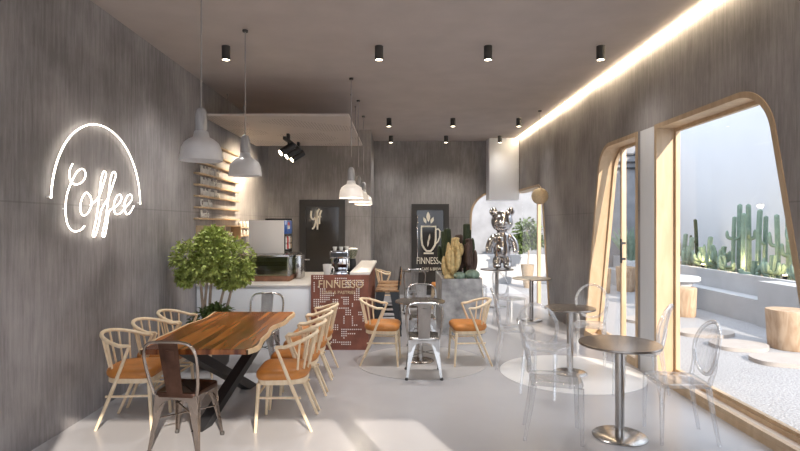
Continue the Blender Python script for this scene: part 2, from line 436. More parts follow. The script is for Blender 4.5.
# ------------------------------------------------------------------ neon sign, traced on the wall plane
WX = XL+.035
def onwall(u, v):
    px, py = 45+u/3.343, 110+v/3.343
    y = -WX*F/(398-px)
    return (WX, y, EYE-(py-224)/F*y)
t0 = onwall(165, 250)
sign = thing('neon_sign', 'white glowing neon sign reading Coffee under an arch on the left concrete wall', 'neon sign', (WX, t0[1], t0[2]))
def neon(pts): return [Vector(onwall(*p))-Vector(sign.location) for p in pts]
bm = B(); add_tube(bm, neon([p[:2] for p in smooth_path([(20, 295, 0), (25, 240, 0), (38, 180, 0), (60, 125, 0), (90, 82, 0), (125, 57, 0), (160, 48, 0), (200, 57, 0), (240, 86, 0), (273, 130, 0), (299, 190, 0), (313, 250, 0), (319, 315, 0)])]), .0066, 8); obj('arch_tube', bm, 'neon', sign)
strokes = [
 [(92, 180), (82, 205), (85, 235), (102, 249), (125, 240), (136, 215), (126, 197), (108, 206), (88, 242), (72, 290), (69, 345), (77, 385), (95, 405), (118, 402), (132, 388)],
 [(150, 288), (138, 276), (123, 298), (118, 332), (127, 352), (143, 345), (155, 318), (153, 292), (148, 284)],
 [(152, 318), (180, 290), (197, 242), (204, 214), (196, 206), (187, 235), (180, 300), (172, 360), (163, 402), (160, 421), (168, 420), (180, 380), (188, 335), (212, 292), (230, 242), (237, 217), (228, 207), (218, 235), (211, 300), (203, 360), (194, 404), (192, 421), (200, 420), (208, 380), (215, 338), (236, 324), (255, 300), (252, 283), (239, 290), (230, 318), (235, 346), (252, 345), (271, 324), (290, 300), (287, 283), (274, 290), (265, 318), (271, 347), (284, 343), (297, 320)]]
bm = B()
for s in strokes: add_tube(bm, neon([p[:2] for p in smooth_path([(*p, 0) for p in s], 5)]), .0056, 7)
obj('lettering', bm, 'neon', sign)
for u, v in ((20, 290), (160, 50), (318, 310), (72, 330), (196, 300), (268, 320)):
    p = Vector(onwall(u, v))-Vector(sign.location); bm = B(); add_tube(bm, [(XL+.002-WX, p.y, p.z), (-.008, p.y, p.z)], .006, 6); obj('standoff', bm, 'white', sign)

# ------------------------------------------------------------------ ceiling fittings
def downlight(loc, label):
    t = thing('ceiling_downlight', label, 'downlight', loc, 0, 'black cylinder downlights')
    bm = B(); add_shell(bm, [(.012, 0), (.047, 0), (.047, -.155), (.040, -.155), (.040, -.135), (.012, -.135)], 20); obj('housing', bm, 'soft_black', t)
    bm = B(); add_lathe(bm, [(.039, -.152), (.039, -.137)], 16); obj('lens', bm, 'bulb', t)
    return t
rows = [(6.0, [-1.935, -.214, 1.013, 2.28], 'front row'), (10.1, [-.17, 1.04, 2.29], 'middle row'), (12.1, [-.16, 1.09, 2.31], 'far row')]
names = {('front row', 0): 'leftmost black downlight of the front row, over the long table', ('front row', 1): 'second black downlight from the left in the front row', ('front row', 2): 'third black downlight from the left in the front row', ('front row', 3): 'black downlight of the front row nearest the glowing strip',
         ('middle row', 0): 'black downlight of the middle row beside the hanging panel', ('middle row', 1): 'central black downlight of the middle row', ('middle row', 2): 'black downlight of the middle row beside the glowing strip',
         ('far row', 0): 'leftmost small black downlight in the row nearest the back wall', ('far row', 1): 'middle small black downlight in the row nearest the back wall', ('far row', 2): 'small black downlight at the white duct by the back wall'}
DL = []
for y, xs, rn in rows:
    for i, x in enumerate(xs):
        if not DL: d = downlight((x, y, H), names[rn, i])
        else: d = dup(DL[0], (x, y, H), 0, names[rn, i])
        DL.append(d)
# one spot lamp just below each downlight
for x, y in [(d.location.x, d.location.y) for d in DL]:
    light('downlight_lamp', 'SPOT', (x, y, H-.17), (115 if x < .5 else 90) if -1 < x < 2 and y < 11 else (80 if y < 11 and x < 0 else 22 if y < 11 else 40 if x < 2 else 10), (1, .97, .94), spot_size=math.radians(118), spot_blend=1., shadow_soft_size=.12)

def pendant(loc, label, group, drop):
    """white mottled glass pendant; loc is the middle of the rim"""
    t = thing('pendant_lamp', label, 'pendant lamp', loc, 0, group)
    bm = B(); add_shell(bm, [(.167, 0), (.164, .04), (.154, .10), (.134, .143), (.10, .171), (.064, .19), (.053, .235), (.045, .24), (.055, .186), (.094, .164), (.127, .137), (.147, .097), (.157, .038), (.161, 0)], 36); obj('lamp_shade', bm, 'shade', t, angle=60)
    bm = B(); add_lathe(bm, [(.050, .236), (.048, .32), (.045, .375), (.038, .40), (.030, .415), (.012, .425)], 20); obj('neck', bm, 'neck', t)
    bm = B(); add_tube(bm, [(0, 0, .42), (0, 0, drop-.012)], .006, 6); obj('cable', bm, 'cable', t)
    bm = B(); add_lathe(bm, [(.028, drop-.02), (.028, drop-.001)], 16); obj('ceiling_cap', bm, 'soft_black', t)
    bm = B(); add_ball(bm, (0, 0, .12), .032, 12); add_tube(bm, [(0, 0, .14), (0, 0, .24)], .018, 8); obj('bulb', bm, 'ceramic', t)
    return t
p1 = pendant((-1.575, 4.27, 2.205), 'large white pendant lamp over the near end of the wooden table', 'pendants over the long table', H-2.205)
dup(p1, (-1.575, 5.5, 2.195), 0, 'white pendant lamp over the far end of the wooden table')
for k in kids(bpy.data.objects['pendant_lamp.001']):
    if k.name.startswith(('cable', 'ceiling_cap')): k.location.z = .01
for y, lab in ((7.3, 'nearest of the white pendant lamps in line over the bar'), (8.6, 'middle of the white pendant lamps in line over the bar'), (9.87, 'farthest white pendant lamp in line over the bar')):
    q = dup(p1, (-.64, y, 2.055), 0, lab, 'pendants over the bar')
    for k in kids(q):
        if k.name.startswith(('cable', 'ceiling_cap')): k.location.z = .145
for y in (7.3, 8.6, 9.87): light('bar_fill_lamp', 'POINT', (-.64, y, 2.04), 9, (1, .84, .64), shadow_soft_size=.05)  # added fill lamps brightening the counter area; the pendants themselves are unlit
# woven globe by the corner opening
t = thing('globe_pendant', 'woven tan globe pendant hanging by the far right opening', 'pendant lamp', (2.5, 9.4, 2.19))
bm = B(); add_ball(bm, (0, 0, 0), .145, 28); obj('globe', bm, 'rattan', t)
bm = B(); add_tube(bm, [(0, 0, .143), (0, 0, H-2.19-.01)], .005, 6); obj('cable', bm, 'cable', t)
bm = B(); add_lathe(bm, [(.03, H-2.19-.02), (.03, H-2.19-.001)], 14); obj('ceiling_cap', bm, 'soft_black', t)

# hung canopy panel over the counter
t = thing('canopy_panel', 'white perforated panel hung from the ceiling over the counter', 'ceiling panel', (-1.64, 8.7, 3.18))
bm = B(); add_box(bm, -1.05, .965, -1.4, 1.4, 0, .03); n0 = len(bm.faces); rr = random.Random(3)
for i in range(46):
    for j in range(62):
        x, y = -1.02+i*.0437, -1.35+j*.0437
        if math.sin(x*5+1.3*math.sin(y*4))+math.sin(y*6-x*2) > .1: 
            bmesh.ops.create_circle(bm, cap_ends=True, segments=6, radius=.009, matrix=Matrix.Translation((x, y, -.0015)))
bm.faces.ensure_lookup_table()
for f in bm.faces[n0:]: f.material_index = 1
o = obj('board', bm, 'panel', t, flat=True); o.data.materials.append(M['hole'])
for x in (-.98, .92):
    for y in (-.5, .35):
        bm = B(); add_tube(bm, [(x, y, .03), (x, y, H-3.18-.001)], .005, 6); add_lathe(bm, [(.015, H-3.18-.025), (.015, H-3.18-.001)], 10, (x, y, 0)); obj('cable', bm, 'cable', t)
# track light under the canopy
t = thing('track_light', 'black track light with three lit spot heads under the hanging panel', 'track light', (-1.80, 9.2, 3.06))
bm = B(); add_box(bm, -.025, .025, -.75, .7, -.02, .03, .004); add_box(bm, -.02, .02, -.5, -.4, .03, .117); add_box(bm, -.02, .02, .4, .5, .03, .117); obj('track', bm, 'black', t)
for y in (-.45, 0, .45):
    d = Vector((-.72, -.42, -.55)).normalized(); c = Vector((-.02, y, -.13))
    bm = B(); add_tube(bm, [c-d*.13, c+d*.13], .062, 16); add_tube(bm, [(0, y, -.02), (0, y, -.12)], .014, 8); h = obj('spot_head', bm, 'black', t)
    bm = B(); add_tube(bm, [c+d*.125, c+d*.134], .05, 14); obj('lens', bm, 'bulb', h)
    sp = light('track_lamp', 'SPOT', Vector(t.location)+c+d*.16, 85, (1, .82, .58), spot_size=math.radians(115), spot_blend=.8, shadow_soft_size=.05)
    sp.rotation_euler = Vector((-.78, .22, -.55)).to_track_quat('-Z', 'Y').to_euler()

# ------------------------------------------------------------------ menu ledges on the left wall
menu = ['Bacalo', 'Capuchin', 'Mocktail Eron Wave', 'Mocktail Kudge Sangria', 'Mocktail Feng Tuod', None, None, None]
lab = ['lowest wooden menu ledge, reading Bacalo', 'wooden menu ledge reading Capuchin', 'third wooden menu ledge from the bottom, lettered in white', 'fourth wooden menu ledge from the bottom, with the longest white lettering', 'fifth wooden menu ledge from the bottom, topped with white lettering', 'bare wooden ledge just above the lettered menu ledges', 'bare wooden ledge second from the top on the left wall', 'topmost bare wooden ledge on the left wall under the hanging panel']
for i, s in enumerate(menu):
    z = 1.772+i*.154
    t = thing('menu_shelf', lab[i], 'menu ledge', (XL, 8.1, z), 0, 'wooden menu ledges')
    bm = B(); add_box(bm, .001, .075, -.93, .92, -.012, .012, .003); obj('ledge', bm, 'oak', t)
    if s:
        bm = text_bm(s, .150, .012, squeeze=.62 if len(s) > 10 else .78)
        xf(bm, Matrix.Translation((.05, -.80, .016)) @ Matrix.Rotation(PI/2, 4, 'Z') @ UP)
        w = max(v.co.y for v in bm.verts)+.80
        if w > 1.3: xf(bm, Matrix.Translation((0, -.80, 0)) @ Matrix.Diagonal((1, 1.3/w, 1, 1)) @ Matrix.Translation((0, .80, 0)))
        obj('lettering', bm, 'ceramic', t, flat=True)
# wall rack with cups under the ledges
t = thing('wall_rack', 'open wooden wall rack under the menu ledges, behind the tree', 'rack', (XL, 8.25, 1.45))
bm = B()
for z in (0, .21): add_box(bm, .002, .16, -1.0, .55, z, z+.018)
for y in (-1.0, -.25, .53): add_box(bm, .002, .16, y, y+.02, .018, .21)
obj('shelf_frame', bm, 'oak', t)
cup0 = None
for i in range(9):
    y = 7.40+i*.135
    if abs(y-8.01) < .07: continue
    lb = 'white cup on the wooden wall rack under the menu ledges'
    if cup0 is None:
        bm = B(); add_lathe(bm, [(.026, 0), (.034, .05), (.040, .10), (.034, .10), (.028, .05), (.02, .012)], 14); cup0 = obj('cup', bm, 'ceramic', loc=(XL+.08, y, 1.469)); tag(cup0, lb, 'cup', 'white cups on the wall rack')
    else: dup(cup0, (XL+.08, y, 1.469), 0, lb)
# two rows of jars on small ledges
for j, z in enumerate((1.50, 1.64)):
    bm = B(); add_box(bm, XL+.001, XL+.10, 8.95, 9.62, z-.015, z, .002); o = obj('jar_shelf', bm, 'oak'); tag(o, 'small wooden ledge holding the %s row of white jars' % ('lower', 'upper')[j], 'ledge')
    for k in range(3):
        bm = B(); add_lathe(bm, [(.034, 0), (.038, .01), (.038, .075), (.026, .085), (.026, .10), (.02, .104)], 14); o = obj('jar', bm, 'ceramic', loc=(XL+.06, 9.08+k*.2, z+.001))
        tag(o, 'small white jar in the %s row on the wall by the counter' % ('lower', 'upper')[j], 'jar', ('lower', 'upper')[j]+' row of white jars')

# ------------------------------------------------------------------ doors
d1 = struct('door_1', (lambda b: (add_prism(b, [[(-2.08, 0), (-1.12, 0), (-1.12, 2.21), (-2.08, 2.21)], [(-1.95, .12), (-1.25, .12), (-1.25, 2.06), (-1.95, 2.06)]], lambda a, z, t: (a, t, z), YC-.05, YC-.001), b)[1])(B()), 'soft_black')
bm = B(); add_box(bm, -1.95, -1.25, YC-.03, YC-.015, .12, 2.06); obj('glass_pane', bm, 'dark_glass', d1, flat=True)
bm = B(); add_tube(bm, [(-1.99, YC-.05, .95), (-1.99, YC-.09, .95), (-1.86, YC-.09, .95)], .012, 8); add_lathe(bm, [(.02, 0), (.02, .03)], 10, (-1.99, YC-.06, .80)); obj('handle', bm, 'satin', d1)
bm = B()
for s in ([(-1.83, 1.98), (-1.84, 1.85), (-1.79, 1.80), (-1.74, 1.86), (-1.735, 1.99), (-1.74, 1.75), (-1.78, 1.62), (-1.82, 1.60)], [(-1.66, 2.02), (-1.70, 1.95), (-1.705, 1.75), (-1.70, 1.58)], [(-1.75, 1.84), (-1.62, 1.86)], [(-1.62, 1.99), (-1.655, 1.86), (-1.66, 1.7)]):
    add_tube(bm, [(p.x, YC-.034, p.y) for p in smooth_path([(*q, 0) for q in s], 4)], .019, 6, flat=.25)
obj('logo', bm, 'poster', d1)

d2 = struct('door_2', (lambda b: (add_prism(b, [[(.325, 0), (1.225, 0), (1.225, 2.18), (.325, 2.18)], [(.45, .12), (1.09, .12), (1.09, 2.03), (.45, 2.03)]], lambda a, z, t: (a, t, z), YB-.05, YB-.001), b)[1])(B()), 'soft_black')
bm = B(); add_box(bm, .45, 1.09, YB-.03, YB-.015, .12, 2.03); obj('glass_pane', bm, 'dark_glass', d2, flat=True)
bm = B(); add_box(bm, .455, .475, YB-.09, YB-.07, .9, 1.9, .004); add_box(bm, .455, .475, YB-.07, YB-.031, .95, .97); add_box(bm, .455, .475, YB-.07, YB-.031, 1.83, 1.85); obj('handle', bm, 'chrome', d2)
# cup emblem and lettering
def P2(px, py): return ((px-398)/F*YB, EYE-(py-224)/F*YB)
bm = B(); yy = YB-.034
def line(pts, r=.018, closed=False): add_tube(bm, [(a, yy, b) for a, b in [P2(*p) for p in pts]], r, 6, closed, .3)
line([(421.3, 226.5), (421.3, 239), (422.2, 245), (424.5, 249), (426.5, 251), (430.5, 251), (432.5, 249), (434.8, 245), (435.6, 239), (435.6, 226.5)], .024, True)
line([(435.6, 229.5), (438.2, 228.8), (439.8, 231), (439.6, 237), (437.8, 241.5), (434.8, 244.5)], .017)
line([(423.5, 253.2), (433.5, 253.2)], .02)
def petal(x0, y0, x1, y1, w):
    a, b = Vector(P2(x0, y0)), Vector(P2(x1, y1)); n = Vector((-(b-a).y, (b-a).x)).normalized()*w
    pts = []
    for k in range(13):
        t = k/12; pts.append(a.lerp(b, t)+n*math.sin(PI*t))
    for k in range(11, 0, -1):
        t = k/12; pts.append(a.lerp(b, t)-n*math.sin(PI*t))
    add_prism(bm, [[tuple(p) for p in pts]], lambda a_, b_, t: (a_, t, b_), yy-.003, yy+.003)
petal(428.4, 222.2, 428.0, 211.5, .045); petal(426.2, 223.6, 423.3, 217, .035); petal(430.6, 223.6, 433.4, 217, .035)
petal(427.6, 247, 428.6, 238, .022); petal(428.6, 242, 429.8, 233.5, .022)
obj('cup_emblem', bm, 'poster', d2)
bm = text_bm('FINNESSO', .235, .006, 'CENTER', .62); xf(bm, Matrix.Translation((.77, YB-.034, .74)) @ UP); obj('lettering', bm, 'poster', d2, flat=True)
bm = text_bm('CAFE & BREW', .10, .006, 'CENTER', .75); xf(bm, Matrix.Translation((.80, YB-.034, .585)) @ UP); obj('small_lettering', bm, 'poster', d2, flat=True)

# ------------------------------------------------------------------ bar and counter
t = thing('bar_counter', 'bar with a rust red perforated front and a white raised top', 'bar', (-.79, 7.2, 0))
bm = B(); add_box(bm, .33, .385, .041, 2.3, 0, 1.0); add_box(bm, -.38, .33, .041, 2.3, 0, .88, .003); obj('body', bm, 'rust', t)
bm = B(); add_box(bm, .14, .41, .0, 2.32, 1.012, 1.05, .004); obj('raised_top', bm, 'top_white', t)
bm = B(); add_box(bm, -.38, .33, .045, 2.3, .881, .90, .002); obj('work_top', bm, 'steel', t)
dots = [(1, 5, 0, 1), (1, 1, 3, 7), (4, 10, 8, 9), (4, 8, 10, 10), (7, 8, 11, 11), (1, 6, 11, 12), (1, 3, 13, 14), (4, 6, 14, 14), (10, 12, 11, 12), (12, 17, 15, 15), (16, 18, 16, 18), (14, 17, 10, 10), (15, 17, 11, 13), (20, 22, 8, 11), (21, 22, 6, 7), (19, 19, 13, 14), (22, 24, 17, 18), (24, 24, 19, 21), (15, 15, 19, 22), (19, 19, 19, 22), (10, 12, 23, 25), (19, 21, 23, 23), (14, 23, 25, 25), (14, 16, 26, 28), (16, 20, 27, 27), (15, 15, 29, 29), (9, 18, 31, 31), (10, 11, 30, 30), (14, 18, 32, 32), (11, 16, 1, 1), (16, 18, 2, 5), (20, 24, 2, 4), (4, 6, 6, 7), (11, 12, 2, 3), (3, 3, 5, 5)]
bm = B(); add_box(bm, -.385, .39, 0, .04, 0, 1.01); n0 = len(bm.faces); seen = set()
for c0, c1, r0, r1 in dots:
    for c in range(c0, c1+1):
        for r in range(r0, r1+1):
            if (c, r) in seen: continue
            seen.add((c, r)); add_lathe(bm, [(.0088, 0), (.0088, .003)], 8)
            xf_m = Matrix.Translation((-.37+c*.0287, 0, .995-r*.0287)) @ Matrix.Rotation(PI/2, 4, 'X')
            bm.verts.ensure_lookup_table(); bmesh.ops.transform(bm, matrix=xf_m, verts=bm.verts[-16:])
bm.faces.ensure_lookup_table()
for f in bm.faces[n0:]: f.material_index = 1
fp = obj('front_panel', bm, 'rust', t, flat=True); fp.data.materials.append(M['dot'])
bm = text_bm('FINNESSO', .152, .012, 'CENTER', .92); xf(bm, Matrix.Translation((.02, -.008, .838)) @ UP)
w = max(v.co.x for v in bm.verts)-min(v.co.x for v in bm.verts); xf(bm, Matrix.Translation((.0, 0, 0)) @ Matrix.Diagonal((.60/w, 1, 1, 1))); obj('lettering', bm, 'gold', fp, flat=True)
bm = text_bm('CAFE & PASTRIES', .06, .008, 'CENTER'); xf(bm, Matrix.Translation((-.01, -.006, .757)) @ UP); obj('small_lettering', bm, 'gold', fp, flat=True)

t = thing('service_counter', 'long white service counter running from the left wall to the bar', 'counter', (-1.96, 7.25, 0))
bm = B(); add_box(bm, -.78, .775, 0, 1.9, 0, .85, .003); obj('body', bm, 'white', t)
bm = B(); add_box(bm, -.78, .778, -.02, 1.9, .852, .88, .004); obj('worktop', bm, 'top_white', t)

# glass display case on the counter
t = thing('display_case', 'long low glass and steel display case on the white counter', 'display case', (-1.95, 8.1, .881))
bm = B(); add_box(bm, -.42, .40, -.5, .5, .0, .075, .003); obj('base', bm, 'pastry', t)
bm = B(); add_box(bm, -.42, .40, -.5, .5, .345, .375, .004); add_box(bm, -.42, -.39, -.5, -.46, .076, .344); add_box(bm, .37, .40, -.5, -.46, .076, .344); obj('frame', bm, 'steel', t)
bm = B(); add_box(bm, -.39, .37, -.495, -.485, .076, .344); add_box(bm, -.418, -.41, -.46, .46, .076, .344); add_box(bm, .39, .398, -.46, .46, .076, .344); obj('glass', bm, 'case_glass', t, flat=True)
bm = B(); add_box(bm, -.42, .40, .46, .5, .076, .344); add_box(bm, -.39, .37, -.45, .46, .076, .084); obj('back_panel', bm, 'case_back', t)
bm = B(); add_box(bm, -.38, .36, -.2, .45, .20, .212); obj('shelf', bm, 'case_glass', t, flat=True)
# drinks cooler on top of it
t = thing('drinks_cooler', 'small white drinks cooler with a blue sign, standing on the display case', 'cooler', (-1.975, 8.3, 1.257))
bm = B(); add_box(bm, -.265, .262, -.30, .27, .0, .50, .006); obj('cabinet', bm, 'cream', t)
bm = B(); add_box(bm, -.16, .27, .272, .32, .0, .53, .004); obj('back_panel', bm, 'black', t)
bm = B(); add_box(bm, .263, .27, -.28, .26, .0, .29, .002); d = obj('door', bm, 'dark_glass', t)
for z in (.06, .16):
    for y in (-.2, -.08, .04, .16):
        bm = B(); add_lathe(bm, [(.018, 0), (.018, .065), (.009, .08), (.009, .095)], 8, (.272, y, z)); obj('bottle_print', bm, ('cream', 'red', 'cream', 'pot_b')[int(y*10+2) % 4], d)
bm = B(); add_box(bm, .263, .272, -.28, .26, .292, .495, .002); sg = obj('sign_panel', bm, 'blue', t)
bm = B(); add_lathe(bm, [(.085, 0), (.085, .003)], 24); xf(bm, Matrix.Translation((.272, .0, .395)) @ Matrix.Rotation(PI/2, 4, 'Y')); obj('emblem_disc', bm, 'ceramic', sg)
bm = B(); add_prism(bm, [[(.083*math.cos(a), .083*math.sin(a)) for a in [math.radians(20+140*k/12) for k in range(13)]]], lambda a, b, t_: (t_, a, .395+b), .2752, .277); obj('emblem_top', bm, 'red', sg)
bm = B(); add_prism(bm, [[(.083*math.cos(a), .083*math.sin(a)) for a in [math.radians(200+140*k/12) for k in range(13)]]], lambda a, b, t_: (t_, a, .395+b), .2752, .277); obj('emblem_bottom', bm, 'blue', sg)
# steel water boiler right of the case
t = thing('water_boiler', 'slim steel water boiler standing right of the display case', 'boiler', (-1.49, 8.1, .881))
bm = B(); add_box(bm, -.05, .05, -.15, .15, 0, .36, .015, 3); obj('body', bm, 'steel', t)
bm = B(); add_tube(bm, [(0, -.15, .22), (0, -.2, .22), (0, -.205, .17)], .012, 8); obj('tap', bm, 'chrome', t)

# espresso machine, grinder and jug on the bar work top
t = thing('espresso_machine', 'chrome espresso machine standing on the bar', 'espresso machine', (-.84, 7.75, .901))
bm = B(); add_box(bm, -.13, .13, -.16, .16, .02, .12, .01); add_box(bm, -.13, .13, -.02, .16, .12, .40, .015); add_box(bm, -.135, .135, -.17, .17, .30, .42, .02, 3); obj('body', bm, 'chrome', t)
bm = B(); add_box(bm, -.12, .12, -.175, -.165, .33, .39); obj('control_panel', bm, 'black', t)
bm = B(); add_tube(bm, [(-.05, -.10, .30), (-.05, -.10, .24)], .03, 12); add_tube(bm, [(-.05, -.1, .255), (-.05, -.26, .24)], .011, 8); obj('portafilter', bm, 'black', t)
bm = B()
for x in (-.1, .1):
    for y in (-.12, .12): add_lathe(bm, [(.018, 0), (.018, .021)], 8, (x, y, 0))
obj('foot', bm, 'black', t)
bm = B(); add_tube(bm, [(.10, -.14, .30), (.12, -.17, .2), (.11, -.17, .13)], .005, 6); obj('steam_wand', bm, 'chrome', t)
for i, (x, y) in enumerate(((-.07, -.06), (.02, -.06), (.09, .03))):
    bm = B(); add_lathe(bm, [(.022, 0), (.034, .05), (.028, .05), (.018, .01)], 12); o = obj('espresso_cup', bm, 'ceramic', loc=(-.84+x, 7.75+y, 1.322)); tag(o, 'white cup on top of the espresso machine', 'cup', 'cups on the espresso machine')
t = thing('coffee_grinder', 'dark coffee grinder behind the espresso machine on the bar', 'grinder', (-.72, 8.35, .901))
bm = B(); add_box(bm, -.07, .07, -.10, .10, 0, .05, .008); add_lathe(bm, [(.06, .05), (.065, .20), (.055, .26)], 16); obj('body', bm, 'black', t)
bm = B(); add_shell(bm, [(.05, .262), (.085, .36), (.088, .40), (.083, .40), (.08, .36), (.045, .262)], 18); obj('hopper', bm, 'case_glass', t)
bm = B(); add_lathe(bm, [(.09, .401), (.09, .415), (.02, .43)], 16); obj('lid', bm, 'cream', t)
t = thing('milk_jug', 'pale tapered jug on the bar left of the espresso machine', 'jug', (-.985, 7.42, .901))
bm = B(); add_shell(bm, [(.03, 0), (.035, .06), (.055, .16), (.062, .24), (.056, .24), (.05, .16), (.03, .07), (.02, .01)], 18); obj('body', bm, 'ceramic', t)
bm = B(); add_tube(bm, smooth_path([(.055, 0, .2), (.09, 0, .19), (.085, 0, .11), (.045, 0, .09)], 4), .006, 6); obj('handle', bm, 'ceramic', t)

# ------------------------------------------------------------------ furniture
# --- wooden spindle chair (front = +Y)
def wooden_chair(label, group):
    t = thing('wooden_chair', label, 'chair', (0, 0, 0), 0, group)
    sq = rounded([(-.215, -.20), (.215, -.20), (.225, .22), (-.225, .22)], [.16, .16, .09, .09], 6)
    bm = B(); n = len(sq); rings = []
    for ins, z in ((.012, .425), (0, .44), (-.004, .465), (.004, .488), (.03, .503), (.09, .508)):
        L2 = inset(sq, ins); rings.append([bm.verts.new((a, b, z)) for a, b in L2])
    for a, b in zip(rings, rings[1:]):
        for k in range(n): bm.faces.new((a[k], a[(k+1) % n], b[(k+1) % n], b[k]))
    bm.faces.new(rings[0][::-1]); bm.faces.new(rings[-1]); obj('seat_cushion', bm, 'leather', t, angle=50)
    bm = B(); add_prism(bm, [inset(sq, .012)], lambda a, b, z: (a, b, z), .385, .424); obj('seat_frame', bm, 'ash', t)
    for s in (-1, 1):
        bm = B(); add_tube(bm, [(s*.205, .215, 0), (s*.195, .19, .40)], [.0125, .017], 10); obj('leg', bm, 'ash', t)
    for s in (-1, 1):
        bm = B(); add_tube(bm, [(s*.20, -.24, 0), (s*.2145, -.095, .34), (s*.228, .045, .70)], [.012, .016, .0125], 10); obj('leg', bm, 'ash', t)
    bm = B(); rail = []
    for k in range(25):
        a = PI*(-.10+1.20*k/24); x = .238*math.cos(a); y = -.03-.25*math.sin(a)*.93
        rail.append((x, y, .70+.078*max(0, math.sin(a))))
    add_tube(bm, rail, [.011]+[.0155]*23+[.011], 10, flat=1.1); obj('top_rail', bm, 'ash', t)
    for k in (1.5, 2.6, 3.7, 5.3, 6.4, 7.5):
        a = PI*k/9; top = (.235*math.cos(a), -.03-.25*math.sin(a)*.93, .695+.078*math.sin(a)); bot = (.175*math.cos(a), -.045-.13*math.sin(a), .40)
        bm = B(); add_tube(bm, [bot, top], .0095, 8); obj('spindle', bm, 'ash', t)
    for s in (-1, 1):
        bm = B(); add_tube(bm, [(s*.199, .203, .28), (s*.211, -.155, .28)], .010, 8); obj('stretcher', bm, 'ash', t)
    bm = B(); add_tube(bm, [(-.2, .197, .30), (.2, .197, .30)], .010, 8); obj('stretcher', bm, 'ash', t)
    return t

# --- sheet metal chair (front = +Y)
def metal_chair(label, group, mat, mat2=None):
    mat2 = mat2 or mat
    t = thing('metal_chair', label, 'chair', (0, 0, 0), 0, group)
    sq = rounded([(-.165, -.17), (.165, -.17), (.185, .19), (-.185, .19)], [.05]*4, 5)
    bm = B(); n = len(sq); rings = []
    for ins, z in ((.004, .415), (0, .43), (.003, .447), (.012, .453), (.03, .450), (.06, .446)):
        rings.append([bm.verts.new((a, b, z)) for a, b in inset(sq, ins)])
    for a, b in zip(rings, rings[1:]):
        for k in range(n): bm.faces.new((a[k], a[(k+1) % n], b[(k+1) % n], b[k]))
    bm.faces.new(rings[-1]); bm.faces.new(rings[0][::-1]); obj('seat', bm, mat2, t)
    def leg(sx, sy):
        bm = B(); top = Vector((sx*.155, sy*.155+.01, .43)); bot = Vector((sx*.20, sy*.215+.01, 0)); ring = []
        for q, w in ((top, .085), (top.lerp(bot, .3), .058), (top.lerp(bot, .65), .034), (bot, .022)):
            ring.append([bm.verts.new(q+Vector((a*sx, b*sy, 0))) for a, b in ((0, 0), (-w, 0), (-w*.9, -.006), (-.008, -.008), (-.006, -w*.9), (0, -w))])
        for a, b in zip(ring, ring[1:]):
            for k in range(6): bm.faces.new((a[k], a[(k+1) % 6], b[(k+1) % 6], b[k]))
        bm.faces.new(ring[0]); bm.faces.new(ring[-1][::-1])
        l = obj('leg', bm, mat, t)
        bm = B(); add_lathe(bm, [(.017, .0), (.019, .018), (.012, .03)], 8, (bot.x-sx*.009, bot.y-sy*.009, -.0005)); obj('foot_cap', bm, 'soft_black', l)
    for sx in (-1, 1):
        for sy in (-1, 1): leg(sx, sy)
    # arched aprons between the legs
    bm = B()
    for s in (-1, 1):
        arch = [(-.16, .43), (.16, .43), (.175, .285), (.155, .285)]+[(.135*math.cos(PI*k/10), .315+.085*math.sin(PI*k/10)) for k in range(11)]+[(-.155, .285), (-.175, .285)]
        add_prism(bm, [arch], lambda a, b, q: (a, q+.01, b), s*.168, s*.174)
        add_prism(bm, [arch], lambda a, b, q: (q, a+.01, b), s*.164, s*.170)
    obj('apron', bm, mat, t)
    bm = B(); add_tube(bm, [(-.172, -.168, .25), (.172, .188, .25)], .006, 6); add_tube(bm, [(.172, -.168, .262), (-.172, .188, .262)], .006, 6); obj('brace', bm, mat, t)
    # hoop and splat
    hp = [(-.165, -.165, .44), (-.182, -.185, .52), (-.197, -.225, .66), (-.195, -.25, .76), (-.165, -.268, .825), (-.10, -.275, .848), (0, -.277, .852), (.10, -.275, .848), (.165, -.268, .825), (.195, -.25, .76), (.197, -.225, .66), (.182, -.185, .52), (.165, -.165, .44)]
    bm = B(); add_tube(bm, smooth_path(hp, 5), .0115, 8); obj('back_hoop', bm, mat, t)
    bm = B()
    for w0, w1, off in ((.062, .074, 0.), (.03, .04, .006)):
        zs = [.445+.40*k/6 for k in range(7)] if off == 0 else [.50+.29*k/6 for k in range(7)]
        rr = []
        for z in zs:
            f = (z-.445)/.40; y = -.172-.105*f**.9; w = w0+(w1-w0)*f
            rr.append([bm.verts.new((-w, y-.002-off*.4, z)), bm.verts.new((0, y-.006-off, z)), bm.verts.new((w, y-.002-off*.4, z)), bm.verts.new((w, y+.003, z)), bm.verts.new((-w, y+.003, z))])
        for a, b in zip(rr, rr[1:]):
            for k in range(5): bm.faces.new((a[k], a[(k+1) % 5], b[(k+1) % 5], b[k]))
        bm.faces.new(rr[0]); bm.faces.new(rr[-1][::-1])
    obj('splat', bm, mat2, t)
    return t

